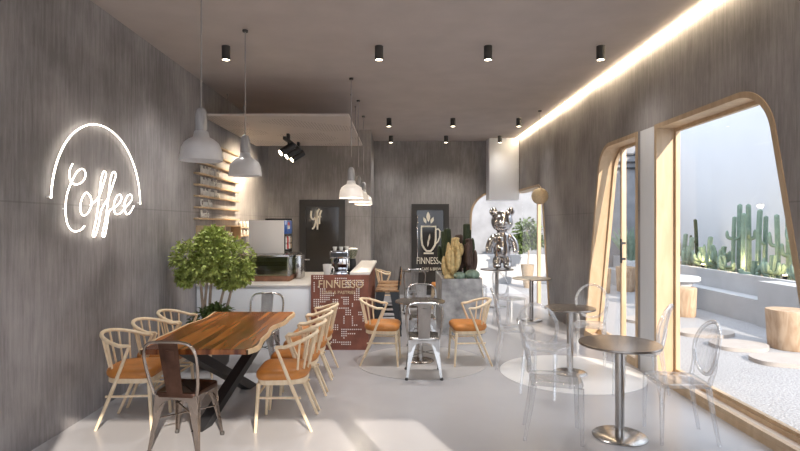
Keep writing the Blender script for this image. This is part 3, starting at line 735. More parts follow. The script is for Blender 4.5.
# --- clear plastic chair with an oval back (front = +Y)
def clear_chair(label, group):
    t = thing('clear_chair', label, 'chair', (0, 0, 0), 0, group)
    sq = rounded([(-.175, -.19), (.175, -.19), (.21, .21), (-.21, .21)], [.06, .06, .08, .08], 6)
    bm = B(); n = len(sq); rings = []
    for ins, z in ((.006, .437), (0, .445), (.0, .462), (.01, .468), (.06, .462)):
        rings.append([bm.verts.new((a, b, z)) for a, b in inset(sq, ins)])
    for a, b in zip(rings, rings[1:]):
        for k in range(n): bm.faces.new((a[k], a[(k+1) % n], b[(k+1) % n], b[k]))
    bm.faces.new(rings[0][::-1]); bm.faces.new(rings[-1]); obj('seat', bm, 'ghost', t, angle=50)
    for s in (-1, 1):
        bm = B(); add_tube(bm, [(s*.175, .185, .436), (s*.183, .19, .25), (s*.188, .193, 0)], [.024, .019, .014], 8); obj('leg', bm, 'ghost_rim', t)
    for s in (-1, 1):
        bm = B(); add_tube(bm, [(s*.155, -.165, .436), (s*.165, -.19, .25), (s*.172, -.235, 0)], [.024, .019, .014], 8); obj('leg', bm, 'ghost_rim', t)
    def bk(a, r=1.):
        x = .19*math.cos(a)*r; z = .715+.205*math.sin(a)*r
        return Vector((x, -.185-(z-.45)*.20-.035*(1-(x/.2)**2)+.03, z))
    bm = B(); add_tube(bm, [bk(2*PI*k/32) for k in range(32)], .016, 8, True)
    for s in (-1, 1): add_tube(bm, smooth_path([(s*.155, -.17, .46), (s*.165, -.185, .52), (s*.176, -.20, .59), bk(PI/2-s*(PI/2+.25), 1.)], 4), [.02]*4+[.017]*8+[.012], 8)
    obj('back_frame', bm, 'ghost_rim', t, angle=60)
    bm = B(); cen = [bk(0, 0)+Vector((0, 0, 0))]
    prev = None; c = bm.verts.new(bk(0, 0))
    for r in (.35, .68, .97):
        ring = [bm.verts.new(bk(2*PI*k/28, r)) for k in range(28)]
        for k in range(28):
            if prev is None: bm.faces.new((c, ring[k], ring[(k+1) % 28]))
            else: bm.faces.new((prev[k], ring[k], ring[(k+1) % 28], prev[(k+1) % 28]))
        prev = ring
    bmesh.ops.solidify(bm, geom=bm.faces[:], thickness=.006); obj('back_panel', bm, 'ghost', t, angle=60)
    return t

# --- pedestal table
def pedestal(loc, rt, rb, label, top='dark_top', pole='steel', base='steel', name='pedestal_table', h=.75):
    t = thing(name, label, 'table', loc, 0)
    bm = B(); add_lathe(bm, [(rt-.012, h-.022), (rt-.002, h-.018), (rt, h-.008), (rt-.003, h-.001), (rt-.01, h)], 56); obj('tabletop', bm, top, t)
    bm = B(); add_lathe(bm, [(.036, .02), (.036, h-.034), (.10, h-.030), (.10, h-.0225)], 24); obj('pole', bm, pole, t)
    bm = B(); add_lathe(bm, [(rb, 0.0005), (rb, .008), (rb-.012, .016), (.06, .021)], 48); obj('base_plate', bm, base, t)
    return t

# --- live edge dining table
tx0, tx1, ty0, ty1, tz = -1.95, -1.115, 3.99, 5.72, .76
t = thing('dining_table', 'long live edge walnut dining table on crossed black steel legs', 'table', (-1.53, 4.85, 0))
L = []
for k in range(25):
    y = ty0+(ty1-ty0)*k/24; f = k/24
    L.append((tx1+.026*math.sin(f*9+.5)+.012*math.sin(f*21)-(.0 if k else .02)-(.02 if k == 24 else 0), y))
R_ = []
for k in range(25):
    y = ty1-(ty1-ty0)*k/24; f = 1-k/24
    R_.append((tx0+.025*math.sin(f*7+2)+.012*math.sin(f*17+1)-.012, y))
loop = [(a+1.53, b-4.85) for a, b in L+R_]
bm = B(); add_prism(bm, [loop], lambda a, b, z: (a, b, z), tz-.038, tz-.0025)
obj('edge', bm, 'slab', t, angle=50)
for side in (L, R_):
    sg = -1 if side is L else 1
    st = [(a+1.53+(-sg)*.006, b-4.85) for a, b in side]; bm = B()
    add_prism(bm, [st+[(a+sg*.020, b) for a, b in st[::-1]]], lambda a, b, z: (a, b, z), tz-.036, tz+.0006); obj('live_edge', bm, 'slab_edge', t, angle=50)
bm = B(); add_prism(bm, [inset(loop, .014)], lambda a, b, z: (a, b, z), tz-.0024, tz); obj('tabletop', bm, 'slab', t, flat=True)
def beam(p, q, w=.085, th=.045):
    bm = B(); p, q = Vector(p), Vector(q); d = (q-p).normalized(); n = Vector((1, 0, 0)); n = (n-d*n.dot(d)).normalized(); b = d.cross(n)
    def sect(c, z):   # horizontal cut so that both ends sit flat
        k = [c+n*(sx*th)+b*(sy*w/2) for sx, sy in ((-1, -1), (1, -1), (1, 1), (-1, 1))]
        return [bm.verts.new(v+d*((z-v.z)/d.z)) for v in k]
    A, Z = sect(p, p.z), sect(q, q.z)
    for k in range(4): bm.faces.new((A[k], A[(k+1) % 4], Z[(k+1) % 4], Z[k]))
    bm.faces.new(A[::-1]); bm.faces.new(Z); return bm
obj('leg', beam((-.10, -.42, 0), (.24, .58, tz-.051)), 'black', t)
obj('leg', beam((-.02, .72, 0), (-.27, -.50, tz-.051)), 'black', t)
bm = B(); add_box(bm, -.33, -.18, -.62, -.34, tz-.052, tz-.039); add_box(bm, .10, .34, .42, .72, tz-.052, tz-.039); obj('mounting_plate', bm, 'black', t)

# --- chairs placed
G1 = 'wooden chairs along the wall side of the long table'; G2 = 'wooden chairs along the open side of the long table'
wc = wooden_chair('pale wooden chair with tan seat, nearest of three along the left wall', G1)
wc.location = (-2.26, 4.60, 0); wc.rotation_euler.z = -PI/2+.05
dup(wc, (-2.26, 5.13, 0), -PI/2-.03, 'pale wooden chair with tan seat, middle of three along the left wall')
dup(wc, (-2.26, 5.66, 0), -PI/2+.02, 'pale wooden chair with tan seat, third along the left wall, before the tree')
for i, lb in enumerate(('pale wooden chair with tan seat, nearest of four right of the long table', 'second pale wooden chair from the front, right of the long table', 'third pale wooden chair from the front, right of the long table', 'farthest of the four pale wooden chairs right of the long table')):
    dup(wc, (-.955+.0*i, 4.56+.52*i, 0), PI/2+(.03, -.02, .02, -.03)[i], lb, G2)
G3 = 'wooden chairs at the middle round table'
dup(wc, (-.20, 6.55, 0), -PI/2-.08, 'pale wooden chair left of the middle round table, in front of the bar', G3)
dup(wc, (.87, 6.55, 0), PI/2+.08, 'pale wooden chair right of the middle round table, before the stone planter', G3)
G4 = 'wooden chairs at the far round table'
dup(wc, (-.20, 10.85, 0), -PI/2, 'wooden chair with tan seat left of the far round table', G4)
dup(wc, (.90, 10.85, 0), PI/2, 'wooden chair with tan seat right of the far round table', G4)
dup(wc, (1.62, 11.9, 0), -PI/2-.5, 'pale wooden chair behind the stone planter, left of the statue table', G4+', set apart')
mc = metal_chair('dark bronze metal chair tucked under the near end of the long table', 'dark metal chair', 'bronze', 'bronze_dark')
mc.location = (-1.63, 4.11, 0); mc.rotation_euler.z = -.10
ms = metal_chair('silvery metal chair at the far end of the long table', 'silver metal chairs', 'silver')
ms.location = (-1.60, 6.27, 0); ms.rotation_euler.z = PI
dup(ms, (.285, 6.0, 0), 0, 'silvery metal chair with its back to us at the middle round table')
dup(ms, (.33, 7.25, 0), PI, 'silvery metal chair facing us behind the middle round table')
dup(ms, (.30, 10.25, 0), .05, 'distant metal chair with its back to us at the far round table')
pedestal((.275, 6.62, 0), .31, .17, 'dark round pedestal table in the middle of the cafe', base='dark_top')
pedestal((.33, 10.95, 0), .30, .17, 'far round pedestal table in front of the logo door', base='dark_top')
pedestal((1.775, 4.27, 0), .315, .21, 'brushed metal round pedestal table nearest the big window')
pedestal((1.96, 6.08, 0), .285, .19, 'round pedestal table standing on the white floor circle')
pedestal((2.35, 9.4, 0), .33, .19, 'pale topped round pedestal table at the far right opening', top='tan_top')
pedestal((2.03, 10.95, 0), .34, .19, 'round pedestal table carrying the chrome bear statue', h=.78)
G5 = 'clear plastic chairs'
gc = clear_chair('clear plastic chair beside the big window, right of the nearest metal table', G5)
gc.location = (2.24, 4.27, 0); gc.rotation_euler.z = PI/2-.10
dup(gc, (1.26, 4.30, 0), -PI/2-.22, 'clear plastic chair left of the nearest metal table')
dup(gc, (1.50, 5.42, 0), -.62, 'clear plastic chair showing its oval back, in front of the white circle table')
dup(gc, (1.40, 6.36, 0), -PI/2-.12, 'clear plastic chair at the left edge of the white floor circle')
dup(gc, (2.38, 6.62, 0), PI-.45, 'clear plastic chair behind the table on the white circle, facing us')
dup(gc, (2.40, 5.30, 0), PI/2-.65, 'clear plastic chair in front of the pale window post')
dup(gc, (1.88, 8.95, 0), -PI/2+.5, 'distant clear plastic chair left of the pale topped table')
dup(gc, (1.55, 10.7, 0), -PI/2, 'distant clear plastic chair between the stone planter and the statue table')

# --- bar stools
def bar_stool(label):
    t = thing('bar_stool', label, 'bar stool', (0, 0, 0), 0, 'bar stools at the bar')
    bm = B(); add_box(bm, -.18, .18, -.18, .18, .665, .70, .012); obj('seat', bm, 'stool_wood', t)
    for sx in (-1, 1):
        for sy in (-1, 1):
            bm = B(); rr = []
            for f, w in ((0, .125), (.5, .09), (1, .05)):
                c = Vector((sx*(.165+.055*f), sy*(.165+.055*f), .664*(1-f)))
                rr.append([bm.verts.new(c+Vector((-sx*a, -sy*b, 0))) for a, b in ((0, 0), (w, 0), (w, .01), (.01, .01), (.01, w), (0, w))])
            for a, b in zip(rr, rr[1:]):
                for k in range(6): bm.faces.new((a[k], a[(k+1) % 6], b[(k+1) % 6], b[k]))
            bm.faces.new(rr[0]); bm.faces.new(rr[-1][::-1]); obj('leg', bm, 'slate', t)
    bm = B()
    for s in (-1, 1): add_tube(bm, [(s*.19, -.19, .30), (s*.19, .19, .30)], .01, 8); add_tube(bm, [(-.19, s*.19, .27), (.19, s*.19, .27)], .01, 8)
    obj('foot_rest', bm, 'slate', t)
    bm = B()
    for s in (-1, 1): add_tube(bm, [(s*.16, -.165, .69), (s*.172, -.19, .80), (s*.17, -.20, .95)], .012, 8)
    obj('back_post', bm, 'slate', t)
    for z in (.80, .90):
        bm = B(); add_tube(bm, [(.185*math.sin(a), -.19-.02*math.cos(a)-(.0 if z < .85 else .01), z) for a in [(-1+2*k/8)*1.45 for k in range(9)]], .036, 8, flat=.28)
        obj('back_slat', bm, 'stool_wood', t)
    return t
M['stool_wood'] = wood('stool_wood', (.24, .125, .05), (.42, .25, .12), 3, .45, (6, 6, 2), dist=.6)
M['slate'] = pmat('slate_metal', (.045, .05, .056), .42, .5)
bs = bar_stool('dark bar stool with a wooden back, nearest of the three at the bar'); bs.location = (-.165, 8.28, 0); bs.rotation_euler.z = PI/2
dup(bs, (-.16, 8.77, 0), PI/2, 'dark bar stool with a wooden back, middle of the three at the bar')
dup(bs, (-.155, 9.26, 0), PI/2, 'dark bar stool with a wooden back, farthest of the three at the bar')

# ------------------------------------------------------------------ stone planter with cacti
def cactus_mesh(bm, base, h, r, ribs=7, lean=(0, 0), arms=()):
    def col(p0, pts, r0):
        n = len(pts); seg = ribs*4
        rings = []
        for i, p in enumerate(pts):
            f = i/(n-1); rad = r0*(1 if f < .86 else math.sqrt(max(.02, 1-((f-.86)/.14)**2)))*(1 if i else .85)
            rings.append([bm.verts.new((p[0]+rad*(1+.16*math.cos(ribs*2*PI*k/seg))*math.cos(2*PI*k/seg), p[1]+rad*(1+.16*math.cos(ribs*2*PI*k/seg))*math.sin(2*PI*k/seg), p[2])) for k in range(seg)])
        for a, b in zip(rings, rings[1:]):
            for k in range(seg): bm.faces.new((a[k], a[(k+1) % seg], b[(k+1) % seg], b[k]))
        bm.faces.new(rings[0][::-1]); bm.faces.new(rings[-1])
    pts = [(base[0]+lean[0]*f*f, base[1]+lean[1]*f*f, base[2]+h*f) for f in (0, .2, .4, .6, .75, .86, .91, .95, .98, 1)]
    col(base, pts, r)
    for (ang, z0, out, ah, ar) in arms:
        dx, dy = math.cos(ang), math.sin(ang); fz = z0/h
        bx, by = base[0]+lean[0]*fz*fz, base[1]+lean[1]*fz*fz
        P = smooth_path([(bx+dx*r*.3, by+dy*r*.3, base[2]+z0-ar*.3), (bx+dx*out*.75, by+dy*out*.75, base[2]+z0+ar*.3), (bx+dx*out, by+dy*out, base[2]+z0+ah*.35), (bx+dx*out*1.02, by+dy*out*1.02, base[2]+z0+ah)], 4)
        R = [ar]*(len(P)-3)+[ar*.9, ar*.7, ar*.25]; add_tube(bm, P, R, 10)

px0, px1, py0, py1, pz = .67, 1.29, 8.16, 9.5, .86
t = thing('stone_planter', 'tall grey stone planter box filled with cacti', 'planter', (.98, 8.83, 0))
bm = B(); add_prism(bm, [[(-.31, -.67), (.31, -.67), (.31, .67), (-.31, .67)], [(-.28, -.64), (.28, -.64), (.28, .64), (-.28, .64)]], lambda a, b, z: (a, b, z), 0, pz); obj('box', bm, 'stone', t, flat=True)
bm = B(); add_box(bm, -.279, .279, -.639, .639, .6, pz-.03); obj('soil', bm, 'soil', t)
Z = pz-.03
spec = [
 ('cactus', 'cactus_d', (.80, 9.1), .76, .055, 'dark green cactus column at the left rear of the stone planter', [(2.6, .25, .10, .26, .04)]),
 ('cactus', 'cactus_d', (.83, 8.80), .80, .05, 'slim dark green cactus just behind the straw coloured cactus', [(.5, .3, .09, .3, .035)]),
 ('cactus', 'cactus_r', (.985, 8.68), .70, .055, 'brown cactus in the middle of the stone planter', [(0, .2, .10, .34, .045), (2.4, .28, .09, .3, .04)]),
 ('cactus', 'cactus_r', (1.15, 8.54), .64, .05, 'brown branching cactus at the right front of the stone planter', [(.2, .15, .09, .3, .04), (4.2, .22, .09, .36, .04)]),
 ('cactus', 'cactus_d', (1.13, 8.80), .88, .052, 'tallest dark green cactus on the right of the stone planter', [(.1, .3, .10, .34, .04), (3.0, .4, .09, .3, .036)]),
 ('cactus', 'cactus_d', (1.20, 9.12), .78, .05, 'dark green cactus at the right rear corner of the stone planter', [(3., .3, .1, .3, .04)]),
]
for nm, mt, (x, y), h, r, lb, arms in spec:
    bm = B(); cactus_mesh(bm, (0, 0, 0), h, r, 7, (random.uniform(-.02, .02), 0), arms); o = obj(nm, bm, mt, loc=(x, y, Z+.0005), angle=70); tag(o, lb, 'cactus', 'cacti in the stone planter')
# straw-coloured candelabra cactus
bm = B(); cactus_mesh(bm, (0, 0, 0), .66, .055, 8, (.05, 0), [(3.3, .06, .14, .30, .04), (2.6, .12, .09, .34, .042), (.2, .2, .10, .38, .045), (4.5, .10, .08, .36, .042), (5.4, .16, .11, .36, .04), (3.9, .16, .10, .42, .042), (1.2, .24, .09, .34, .04), (.0, .36, .12, .20, .04), (3.1, .09, .12, .22, .034)])
o = obj('candelabra_cactus', bm, 'cactus_y', loc=(.87, 8.50, Z+.0005), angle=70); tag(o, 'straw coloured branching cactus at the left front of the stone planter', 'cactus')
for (x, y, r, mt, lb) in ((.775, 8.28, .05, 'cactus_y', 'small golden round cactus at the left front edge of the stone planter'), (.955, 8.275, .08, 'cactus', 'round green barrel cactus at the front middle of the stone planter'), (1.155, 8.31, .10, 'cactus', 'round green barrel cactus at the front right of the stone planter')):
    bm = B(); add_lathe(bm, [(r*math.sin(a)*1.1+.002, r*.8*(1-math.cos(a))) for a in [PI*k/10 for k in range(11)]], 48, star=.07, ribs=12); o = obj('barrel_cactus', bm, mt, loc=(x, y, Z+.0005), angle=70); tag(o, lb, 'cactus')

# ------------------------------------------------------------------ chrome bear statue (a plain teddy)
bm = B()
for c, r in (((0, 0, .30), (.15, .13, .19)), ((0, 0, .47), (.12, .11, .12)), ((0, -.005, .72), (.185, .165, .17)), ((0, -.145, .68), (.075, .06, .055)),
             ((-.145, .01, .875), (.07, .04, .07)), ((.145, .01, .875), (.07, .04, .07)),
             ((-.085, -.02, .10), (.078, .085, .11)), ((.085, -.02, .10), (.078, .085, .11)), ((-.085, -.07, .045), (.075, .11, .045)), ((.085, -.07, .045), (.075, .11, .045))):
    add_ball(bm, c, r, 20)
for s in (-1, 1): add_tube(bm, smooth_path([(s*.10, 0, .50), (s*.19, -.02, .42), (s*.225, -.05, .32), (s*.225, -.07, .24)], 4), [.055, .06, .062, .062, .06, .06, .058, .058, .058, .055, .055, .052, .04], 12)
st = obj('bear_statue', bm, 'chrome', loc=(2.13, 10.92, .79), angle=180)
st.scale = (1.2, 1.2, 1.33); st.rotation_euler.z = -.12
md = st.modifiers.new('merge', 'REMESH'); md.mode = 'VOXEL'; md.voxel_size = .014; md.use_smooth_shade = True
sm = st.modifiers.new('soften', 'SMOOTH'); sm.factor = .5; sm.iterations = 4
tag(st, 'chrome teddy bear statue standing on a round table by the corner', 'statue')

# ------------------------------------------------------------------ indoor tree
def foliage(bm, blobs, n, size, rnd):
    for _ in range(n):
        c, r = rnd.choice(blobs)
        d = Vector((rnd.gauss(0, 1), rnd.gauss(0, 1), rnd.gauss(0, 1))).normalized()
        p = Vector(c)+Vector((d.x*r[0], d.y*r[1], d.z*r[2]))*(rnd.uniform(.45, 1.03))
        a = (d+Vector((rnd.uniform(-.9, .9), rnd.uniform(-.9, .9), rnd.uniform(-.9, .5)))).normalized()
        s = a.cross(Vector((rnd.uniform(-1, 1), rnd.uniform(-1, 1), 1))).normalized(); u = s.cross(a)
        L_ = size*rnd.uniform(.7, 1.25); W_ = L_*.33
        v = [bm.verts.new(q) for q in (p, p+a*L_*.5+s*W_+u*W_*.35, p+a*L_-u*L_*.12, p+a*L_*.5-s*W_+u*W_*.35, p+a*L_*.52)]
        bm.faces.new((v[0], v[1], v[4])); bm.faces.new((v[1], v[2], v[4])); bm.faces.new((v[2], v[3], v[4])); bm.faces.new((v[3], v[0], v[4]))
def leafmesh(name, blobs, n, size, mat, parent, seed):
    bm = B(); foliage(bm, blobs, n, size, random.Random(seed))
    me = bpy.data.meshes.new(name); bm.to_mesh(me); bm.free(); me.materials.append(M[mat]); o = bpy.data.objects.new(name, me); C.objects.link(o); o.parent = parent
    return o
t = thing('indoor_tree', 'leafy green indoor tree with pale stems between the wall and the white counter', 'tree', (-2.21, 6.35, 0))
bm = B(); add_lathe(bm, [(.15, 0), (.19, .05), (.22, .38), (.225, .42), (.20, .42), (.19, .36)], 28); obj('pot', bm, 'pot', t)
bm = B()
for pts in ([(-.06, 0, .38), (-.09, 0, .7), (-.08, .02, 1.05), (-.2, .02, 1.25)], [(-.02, .03, .38), (-.04, .03, .75), (.0, 0, 1.1), (.05, 0, 1.4)], [(.03, -.03, .38), (.09, -.02, .7), (.16, 0, 1.0), (.25, 0, 1.2)], [(.05, .02, .38), (.17, .02, .72), (.24, 0, .95), (.33, 0, 1.1)], [(-.08, -.03, .38), (-.11, -.03, .8), (-.15, -.04, 1.1), (-.28, -.04, 1.2)]):
    add_tube(bm, smooth_path(pts, 5), [.022-.0008*i for i in range(16)], 8)
obj('stem', bm, 'bark', t)
blobs = [((-.28, -.02, 1.30), (.24, .22, .21)), ((.02, 0, 1.42), (.27, .26, .24)), ((.28, 0, 1.28), (.25, .24, .24)), ((.05, -.1, 1.20), (.3, .22, .18)), ((-.15, .05, 1.18), (.2, .2, .16)), ((.36, 0, 1.12), (.16, .18, .14)), ((-.33, -.03, 1.07), (.10, .1, .10)), ((.0, 0, 1.52), (.16, .18, .14)), ((.22, -.02, 1.02), (.16, .14, .08))]
leafmesh('foliage', [((c[0]*.93, c[1], c[2]), (r[0]*.93, r[1], r[2])) for c, r in blobs], 7000, .056, 'leaf', t, 5)
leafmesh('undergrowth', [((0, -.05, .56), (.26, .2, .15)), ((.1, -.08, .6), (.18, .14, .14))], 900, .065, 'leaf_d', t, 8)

# ------------------------------------------------------------------ the courtyard
bm = B(); add_box(bm, 3.051, 7.6, -3., 15.8, -.14, -.0); o = struct('ground_gravel', bm, 'gravel', flat=True)
bm = B(); add_box(bm, -4, 3.05, YB+.201, 15.8, -.14, -.0); struct('ground_terrace', bm, 'bench', flat=True)
bm = B(); add_box(bm, -14, 18, -26, YF-.201, -.2, -.05); struct('ground_street', bm, 'street', flat=True)
bm = B(); add_box(bm, 7.6, 7.85, 6.2, 16.05, -.1, 4.6); struct('wall_garden', bm, 'plaster', flat=True)
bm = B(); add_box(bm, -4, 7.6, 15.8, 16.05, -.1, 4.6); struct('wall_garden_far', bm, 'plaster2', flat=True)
bm = B(); add_box(bm, 3.052, 3.8, 2.75, 3.0, 0, 3.7); struct('sun_block_fin', bm, 'plaster', flat=True)  # unseen slab added to keep direct sun out of the near window
bm = B(); add_box(bm, 6.37, 6.5, 6.3, 15.79, 0, .77); add_box(bm, 6.05, 6.37, 8.9, 15.79, 0, .42); add_box(bm, 6.0, 6.37, 6.3, 8.9, 0, .75); o = struct('wall_planter', bm, 'bench', flat=True)
bm = B(); add_box(bm, 6.5, 7.6, 6.3, 15.79, 0, .70); o = struct('ground_soil', bm, 'soil', flat=True)
bm = B(); add_box(bm, .9, 5.2, 15.2, 15.45, 0, .82, .01); struct('wall_terrace', bm, 'bench', flat=True)
# stumps
stump0 = None
for (x, y, r, h, lb) in ((5.35, 7.30, .265, .53, 'wooden stump stool at the right edge of the courtyard, nearest the window'), (5.30, 9.85, .20, .53, 'wooden stump stool standing before the white round garden table'), (5.05, 13.2, .21, .6, 'distant wooden stump seen through the narrow window, left one'), (5.76, 13.5, .23, .62, 'distant wooden stump seen through the narrow window, below the agave')):
    bm = B(); rr = random.Random(int(x*100)); ph = rr.uniform(0, 6); seg = 36; rings = []
    for f, k in ((0, .86), (.03, .90), (.3, .93), (.7, .97), (.96, 1.), (1, .975)):
        rings.append([bm.verts.new((r*k*(1+.03*math.sin(3*a+ph)+.015*math.sin(7*a+ph+f*2))*math.cos(a), r*k*(1+.03*math.sin(3*a+ph)+.015*math.sin(7*a+ph+f*2))*math.sin(a), h*f)) for a in [2*PI*q/seg for q in range(seg)]])
    for a, b in zip(rings, rings[1:]):
        for q in range(seg): bm.faces.new((a[q], a[(q+1) % seg], b[(q+1) % seg], b[q]))
    bm.faces.new(rings[0][::-1]); bm.faces.new(rings[-1])
    o = obj('stump_stool', bm, 'stump', loc=(x, y, .0005)); tag(o, lb, 'stool', 'wooden stump stools in the courtyard')
# white garden table
t = thing('garden_table', 'white round garden table behind the left stump stool', 'table', (5.55, 10.55, .0005))
bm = B(); add_lathe(bm, [(.36, .58), (.385, .60), (.385, .65), (.36, .67)], 40); obj('tabletop', bm, 'plaster', t)
bm = B(); add_lathe(bm, [(.22, 0), (.20, .06), (.20, .45), (.28, .579)], 32); obj('pedestal', bm, 'plaster', t)
# stepping stones
for (x, y, rx, ry, lb) in ((4.72, 8.2, .40, .30, 'pale stepping stone farthest from the window'), (4.70, 7.35, .35, .33, 'pale stepping stone in the middle of the gravel'), (4.80, 6.55, .42, .32, 'pale stepping stone nearest the window'), (4.3, 9.3, .36, .3, 'pale stepping stone before the left stump')):
    bm = B(); seg = 36; ph = x*7; L2 = [((1+.05*math.sin(2*a+ph)+.03*math.sin(5*a+ph))*rx*math.cos(a), (1+.05*math.sin(2*a+ph)+.03*math.sin(5*a+ph))*ry*math.sin(a)) for a in [2*PI*q/seg for q in range(seg)]]
    add_prism(bm, [L2], lambda a, b, z: (a, b, z), 0, .05); o = obj('stepping_stone', bm, 'slabstone', loc=(x, y, .0005)); tag(o, lb, 'stepping stone', 'stepping stones in the gravel')
# courtyard cacti along the planter: px of the photograph turned into places in the bed
def bed(px, x): return x*F/(px-398)
rr = random.Random(11); n = 0
tall = [(733, 6.85, 1.16, .06), (739, 7.05, 1.42, .07), (743, 6.75, 1.22, .06), (749, 7.0, 1.40, .068), (758, 6.85, 1.28, .07), (765, 7.05, 1.16, .06), (778, 6.9, 1.18, .062), (789, 7.05, 1.22, .07), (796, 6.85, 1.12, .06), (806, 7.0, 1.3, .065), (697, 7.1, 1.12, .06)]
tl = ['slim cactus column at the left of the tall cacti in the courtyard bed', 'tallest cactus column in the courtyard bed', 'shorter cactus column just right of the tallest one in the bed', 'second tallest cactus column, right of the left garden light', 'thick cactus column in the middle of the courtyard bed', 'slim cactus column right of the thick middle one', 'cactus column left of the right garden light', 'thick cactus column behind the right garden light', 'cactus column by the slanted window edge', 'cactus column at the slanted window edge, partly hidden by the frame', 'lone dark cactus rising above the low cactus clump']
for (px, x, h, r), lb in zip(tall, tl):
    y = bed(px, x); arms = []
    for q in range(rr.choice((0, 1, 1, 2))): arms.append((rr.uniform(0, 6.28), h*rr.uniform(.35, .65), r*1.9, h*rr.uniform(.12, .22), r*.55))
    bm = B(); cactus_mesh(bm, (0, 0, 0), h, r*.64, 6, (rr.uniform(-.05, .05), rr.uniform(-.05, .05)), arms)
    o = obj('tall_cactus', bm, 'cactus' if px != 697 else 'cactus_d', loc=(x, y, .7005), angle=70); tag(o, lb, 'cactus', 'tall column cacti in the courtyard bed')
low = [(684, 7.0, .85), (690, 6.7, .78), (703, 6.8, .55), (709, 7.0, .80), (715, 6.75, .62), (722, 7.0, .58), (725, 6.62, .40), (753.5, 6.6, .36), (772, 6.68, .5), (798, 6.66, .45)]
ll = ['low cactus clump at the far left of the bed by the window jamb', 'pale low cactus clump beside the jamb at the left of the bed', 'low green cactus clump under the lone dark cactus', 'upright low cactus clump left of the prickly ones', 'low cactus clump behind the garden table', 'prickly low cactus clump left of the tall columns', 'smallest cactus clump at the front left of the tall columns', 'small cactus clump between the left light and the thick column', 'small cactus clump at the front left of the right garden light', 'small cactus clump at the right end of the bed']
for (px, x, h), lb in zip(low, ll):
    y = bed(px, x); arms = [(rr.uniform(0, 6.28), h*rr.uniform(.08, .4), rr.uniform(.09, .2), h*rr.uniform(.25, .5), rr.uniform(.03, .045)) for q in range(6)]
    bm = B(); cactus_mesh(bm, (0, 0, 0), h*.9, .05, 6, (rr.uniform(-.06, .06), rr.uniform(-.06, .06)), arms)
    o = obj('clump_cactus', bm, 'cactus', loc=(x, y, .7005), angle=70); tag(o, lb, 'cactus', 'low cactus clumps in the courtyard bed')
# garden lights
for (px, x, lb) in ((741, 6.60, 'small lit garden spotlight before the tallest cactus'), (785, 6.60, 'small lit garden spotlight before the right hand cacti'), (703, 6.60, 'small lit garden spotlight in the low cactus clump')):
    y = bed(px, x); t = thing('garden_spotlight', lb, 'garden light', (x, y, .7005), 0, 'spotlights in the courtyard bed')
    bm = B(); add_lathe(bm, [(.012, 0), (.012, .05), (.035, .06), (.04, .12)], 12); obj('housing', bm, 'black', t)
    bm = B(); add_lathe(bm, [(.035, .1205), (.035, .128)], 12); obj('lens', bm, 'bulb', t)
    light('garden_lamp', 'POINT', (x+.08, y, .7+.22), 9, (1, .72, .38), shadow_soft_size=.04)
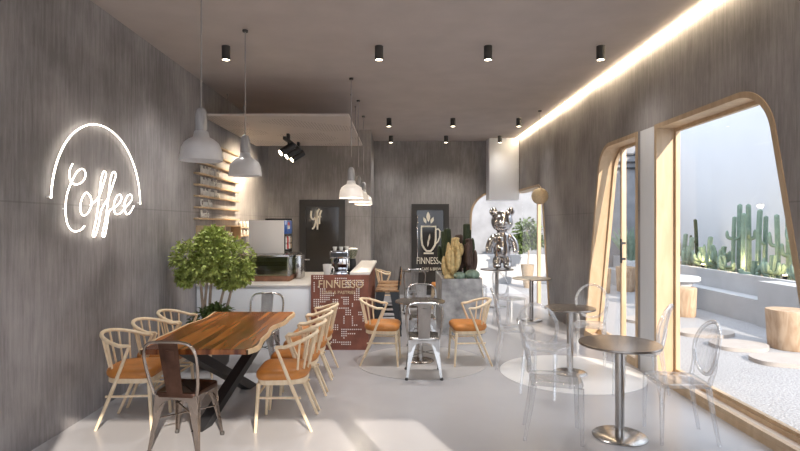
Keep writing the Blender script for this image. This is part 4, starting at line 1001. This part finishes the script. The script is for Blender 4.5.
# agave
t = thing('potted_agave', 'large green agave in a pale pot on the courtyard bench, seen through the narrow window', 'plant', (6.18, 14.1, .4205))
bm = B(); add_lathe(bm, [(.10, 0), (.13, .05), (.145, .30), (.13, .32), (.11, .29)], 24); obj('pot', bm, 'plaster', t)
for k in range(16):
    a = k*2.4; el = .92+.036*k; L_ = 1.12-.012*k; bm = B(); pts = []
    for f in (0, .25, .5, .75, 1):
        dr = math.cos(el)*L_*f; pts.append((math.cos(a)*(dr+.02), math.sin(a)*(dr+.02), .29+math.sin(el)*L_*f-.16*(1-k/16)*f*f))
    add_tube(bm, pts, [.035, .062, .062, .042, .006], 8, flat=.25); obj('leaf', bm, 'cactus', t, angle=60)
for i, z in enumerate((3.35, 3.52, 3.75)):
    bm = B(); add_tube(bm, [(3.2, 15.72, z), (7.55, 15.72, z)], .035, 10)
    for x in (3.6, 5.0, 6.4, 7.3): add_box(bm, x, x+.04, 15.70, 15.799, z-.05, z+.05)
    tag(obj('wall_pipe', bm, 'slate'), 'dark pipe high on the far courtyard wall, %s of three' % ('lowest', 'middle', 'topmost')[i], 'pipe', 'pipes on the far wall')
# potted bush beyond the corner
t = thing('potted_bush', 'green bush in a brown tapered pot beyond the corner opening', 'plant', (3.45, 14.2, .0005))
bm = B(); add_lathe(bm, [(.10, 0), (.14, .3), (.18, .62), (.15, .62), (.13, .55)], 24); obj('pot', bm, 'pot_b', t)
bm = B(); add_tube(bm, smooth_path([(0, 0, .55), (.03, 0, .9), (-.03, 0, 1.3), (0, 0, 1.6)], 4), .025, 8); obj('stem', bm, 'bark', t)
leafmesh('foliage', [((0, 0, 1.45), (.36, .3, .40)), ((-.2, 0, 1.2), (.24, .24, .24)), ((.2, .0, 1.25), (.2, .2, .2))], 1500, .10, 'leaf_d', t, 12)

# ------------------------------------------------------------------ light
w = bpy.data.worlds.new('sky'); S.world = w; w.use_nodes = True
bg = w.node_tree.nodes['Background']; bg.inputs[0].default_value = (.80, .88, 1., 1); bg.inputs[1].default_value = 2.0
sun = light('sun', 'SUN', (2, -6, 8), 4.9, (1, .89, .76), angle=math.radians(.5))
el = math.radians(25.2); hz = Vector((-.370, .929, 0)).normalized()
dirv = Vector((hz.x*math.cos(el), hz.y*math.cos(el), -math.sin(el)))
sun.rotation_euler = dirv.to_track_quat('-Z', 'Y').to_euler()

# ------------------------------------------------------------------ camera and look
cam = bpy.data.cameras.new('camera'); cam.lens = 24; cam.sensor_width = 36; cam.clip_start = .05
cam.shift_x = 2/800; cam.shift_y = -1.5/800
co = bpy.data.objects.new('camera', cam); C.objects.link(co); co.location = (0, 0, EYE); co.rotation_euler = (PI/2, 0, 0)
S.camera = co
S.view_settings.view_transform = 'Standard'; S.view_settings.look = 'None'; S.view_settings.gamma = 1; S.view_settings.exposure = 0.5
S.cycles.max_bounces = 10; S.cycles.diffuse_bounces = 5; S.cycles.glossy_bounces = 4; S.cycles.transparent_max_bounces = 40
S.cycles.sample_clamp_indirect = 6.; S.cycles.caustics_reflective = False; S.cycles.caustics_refractive = False
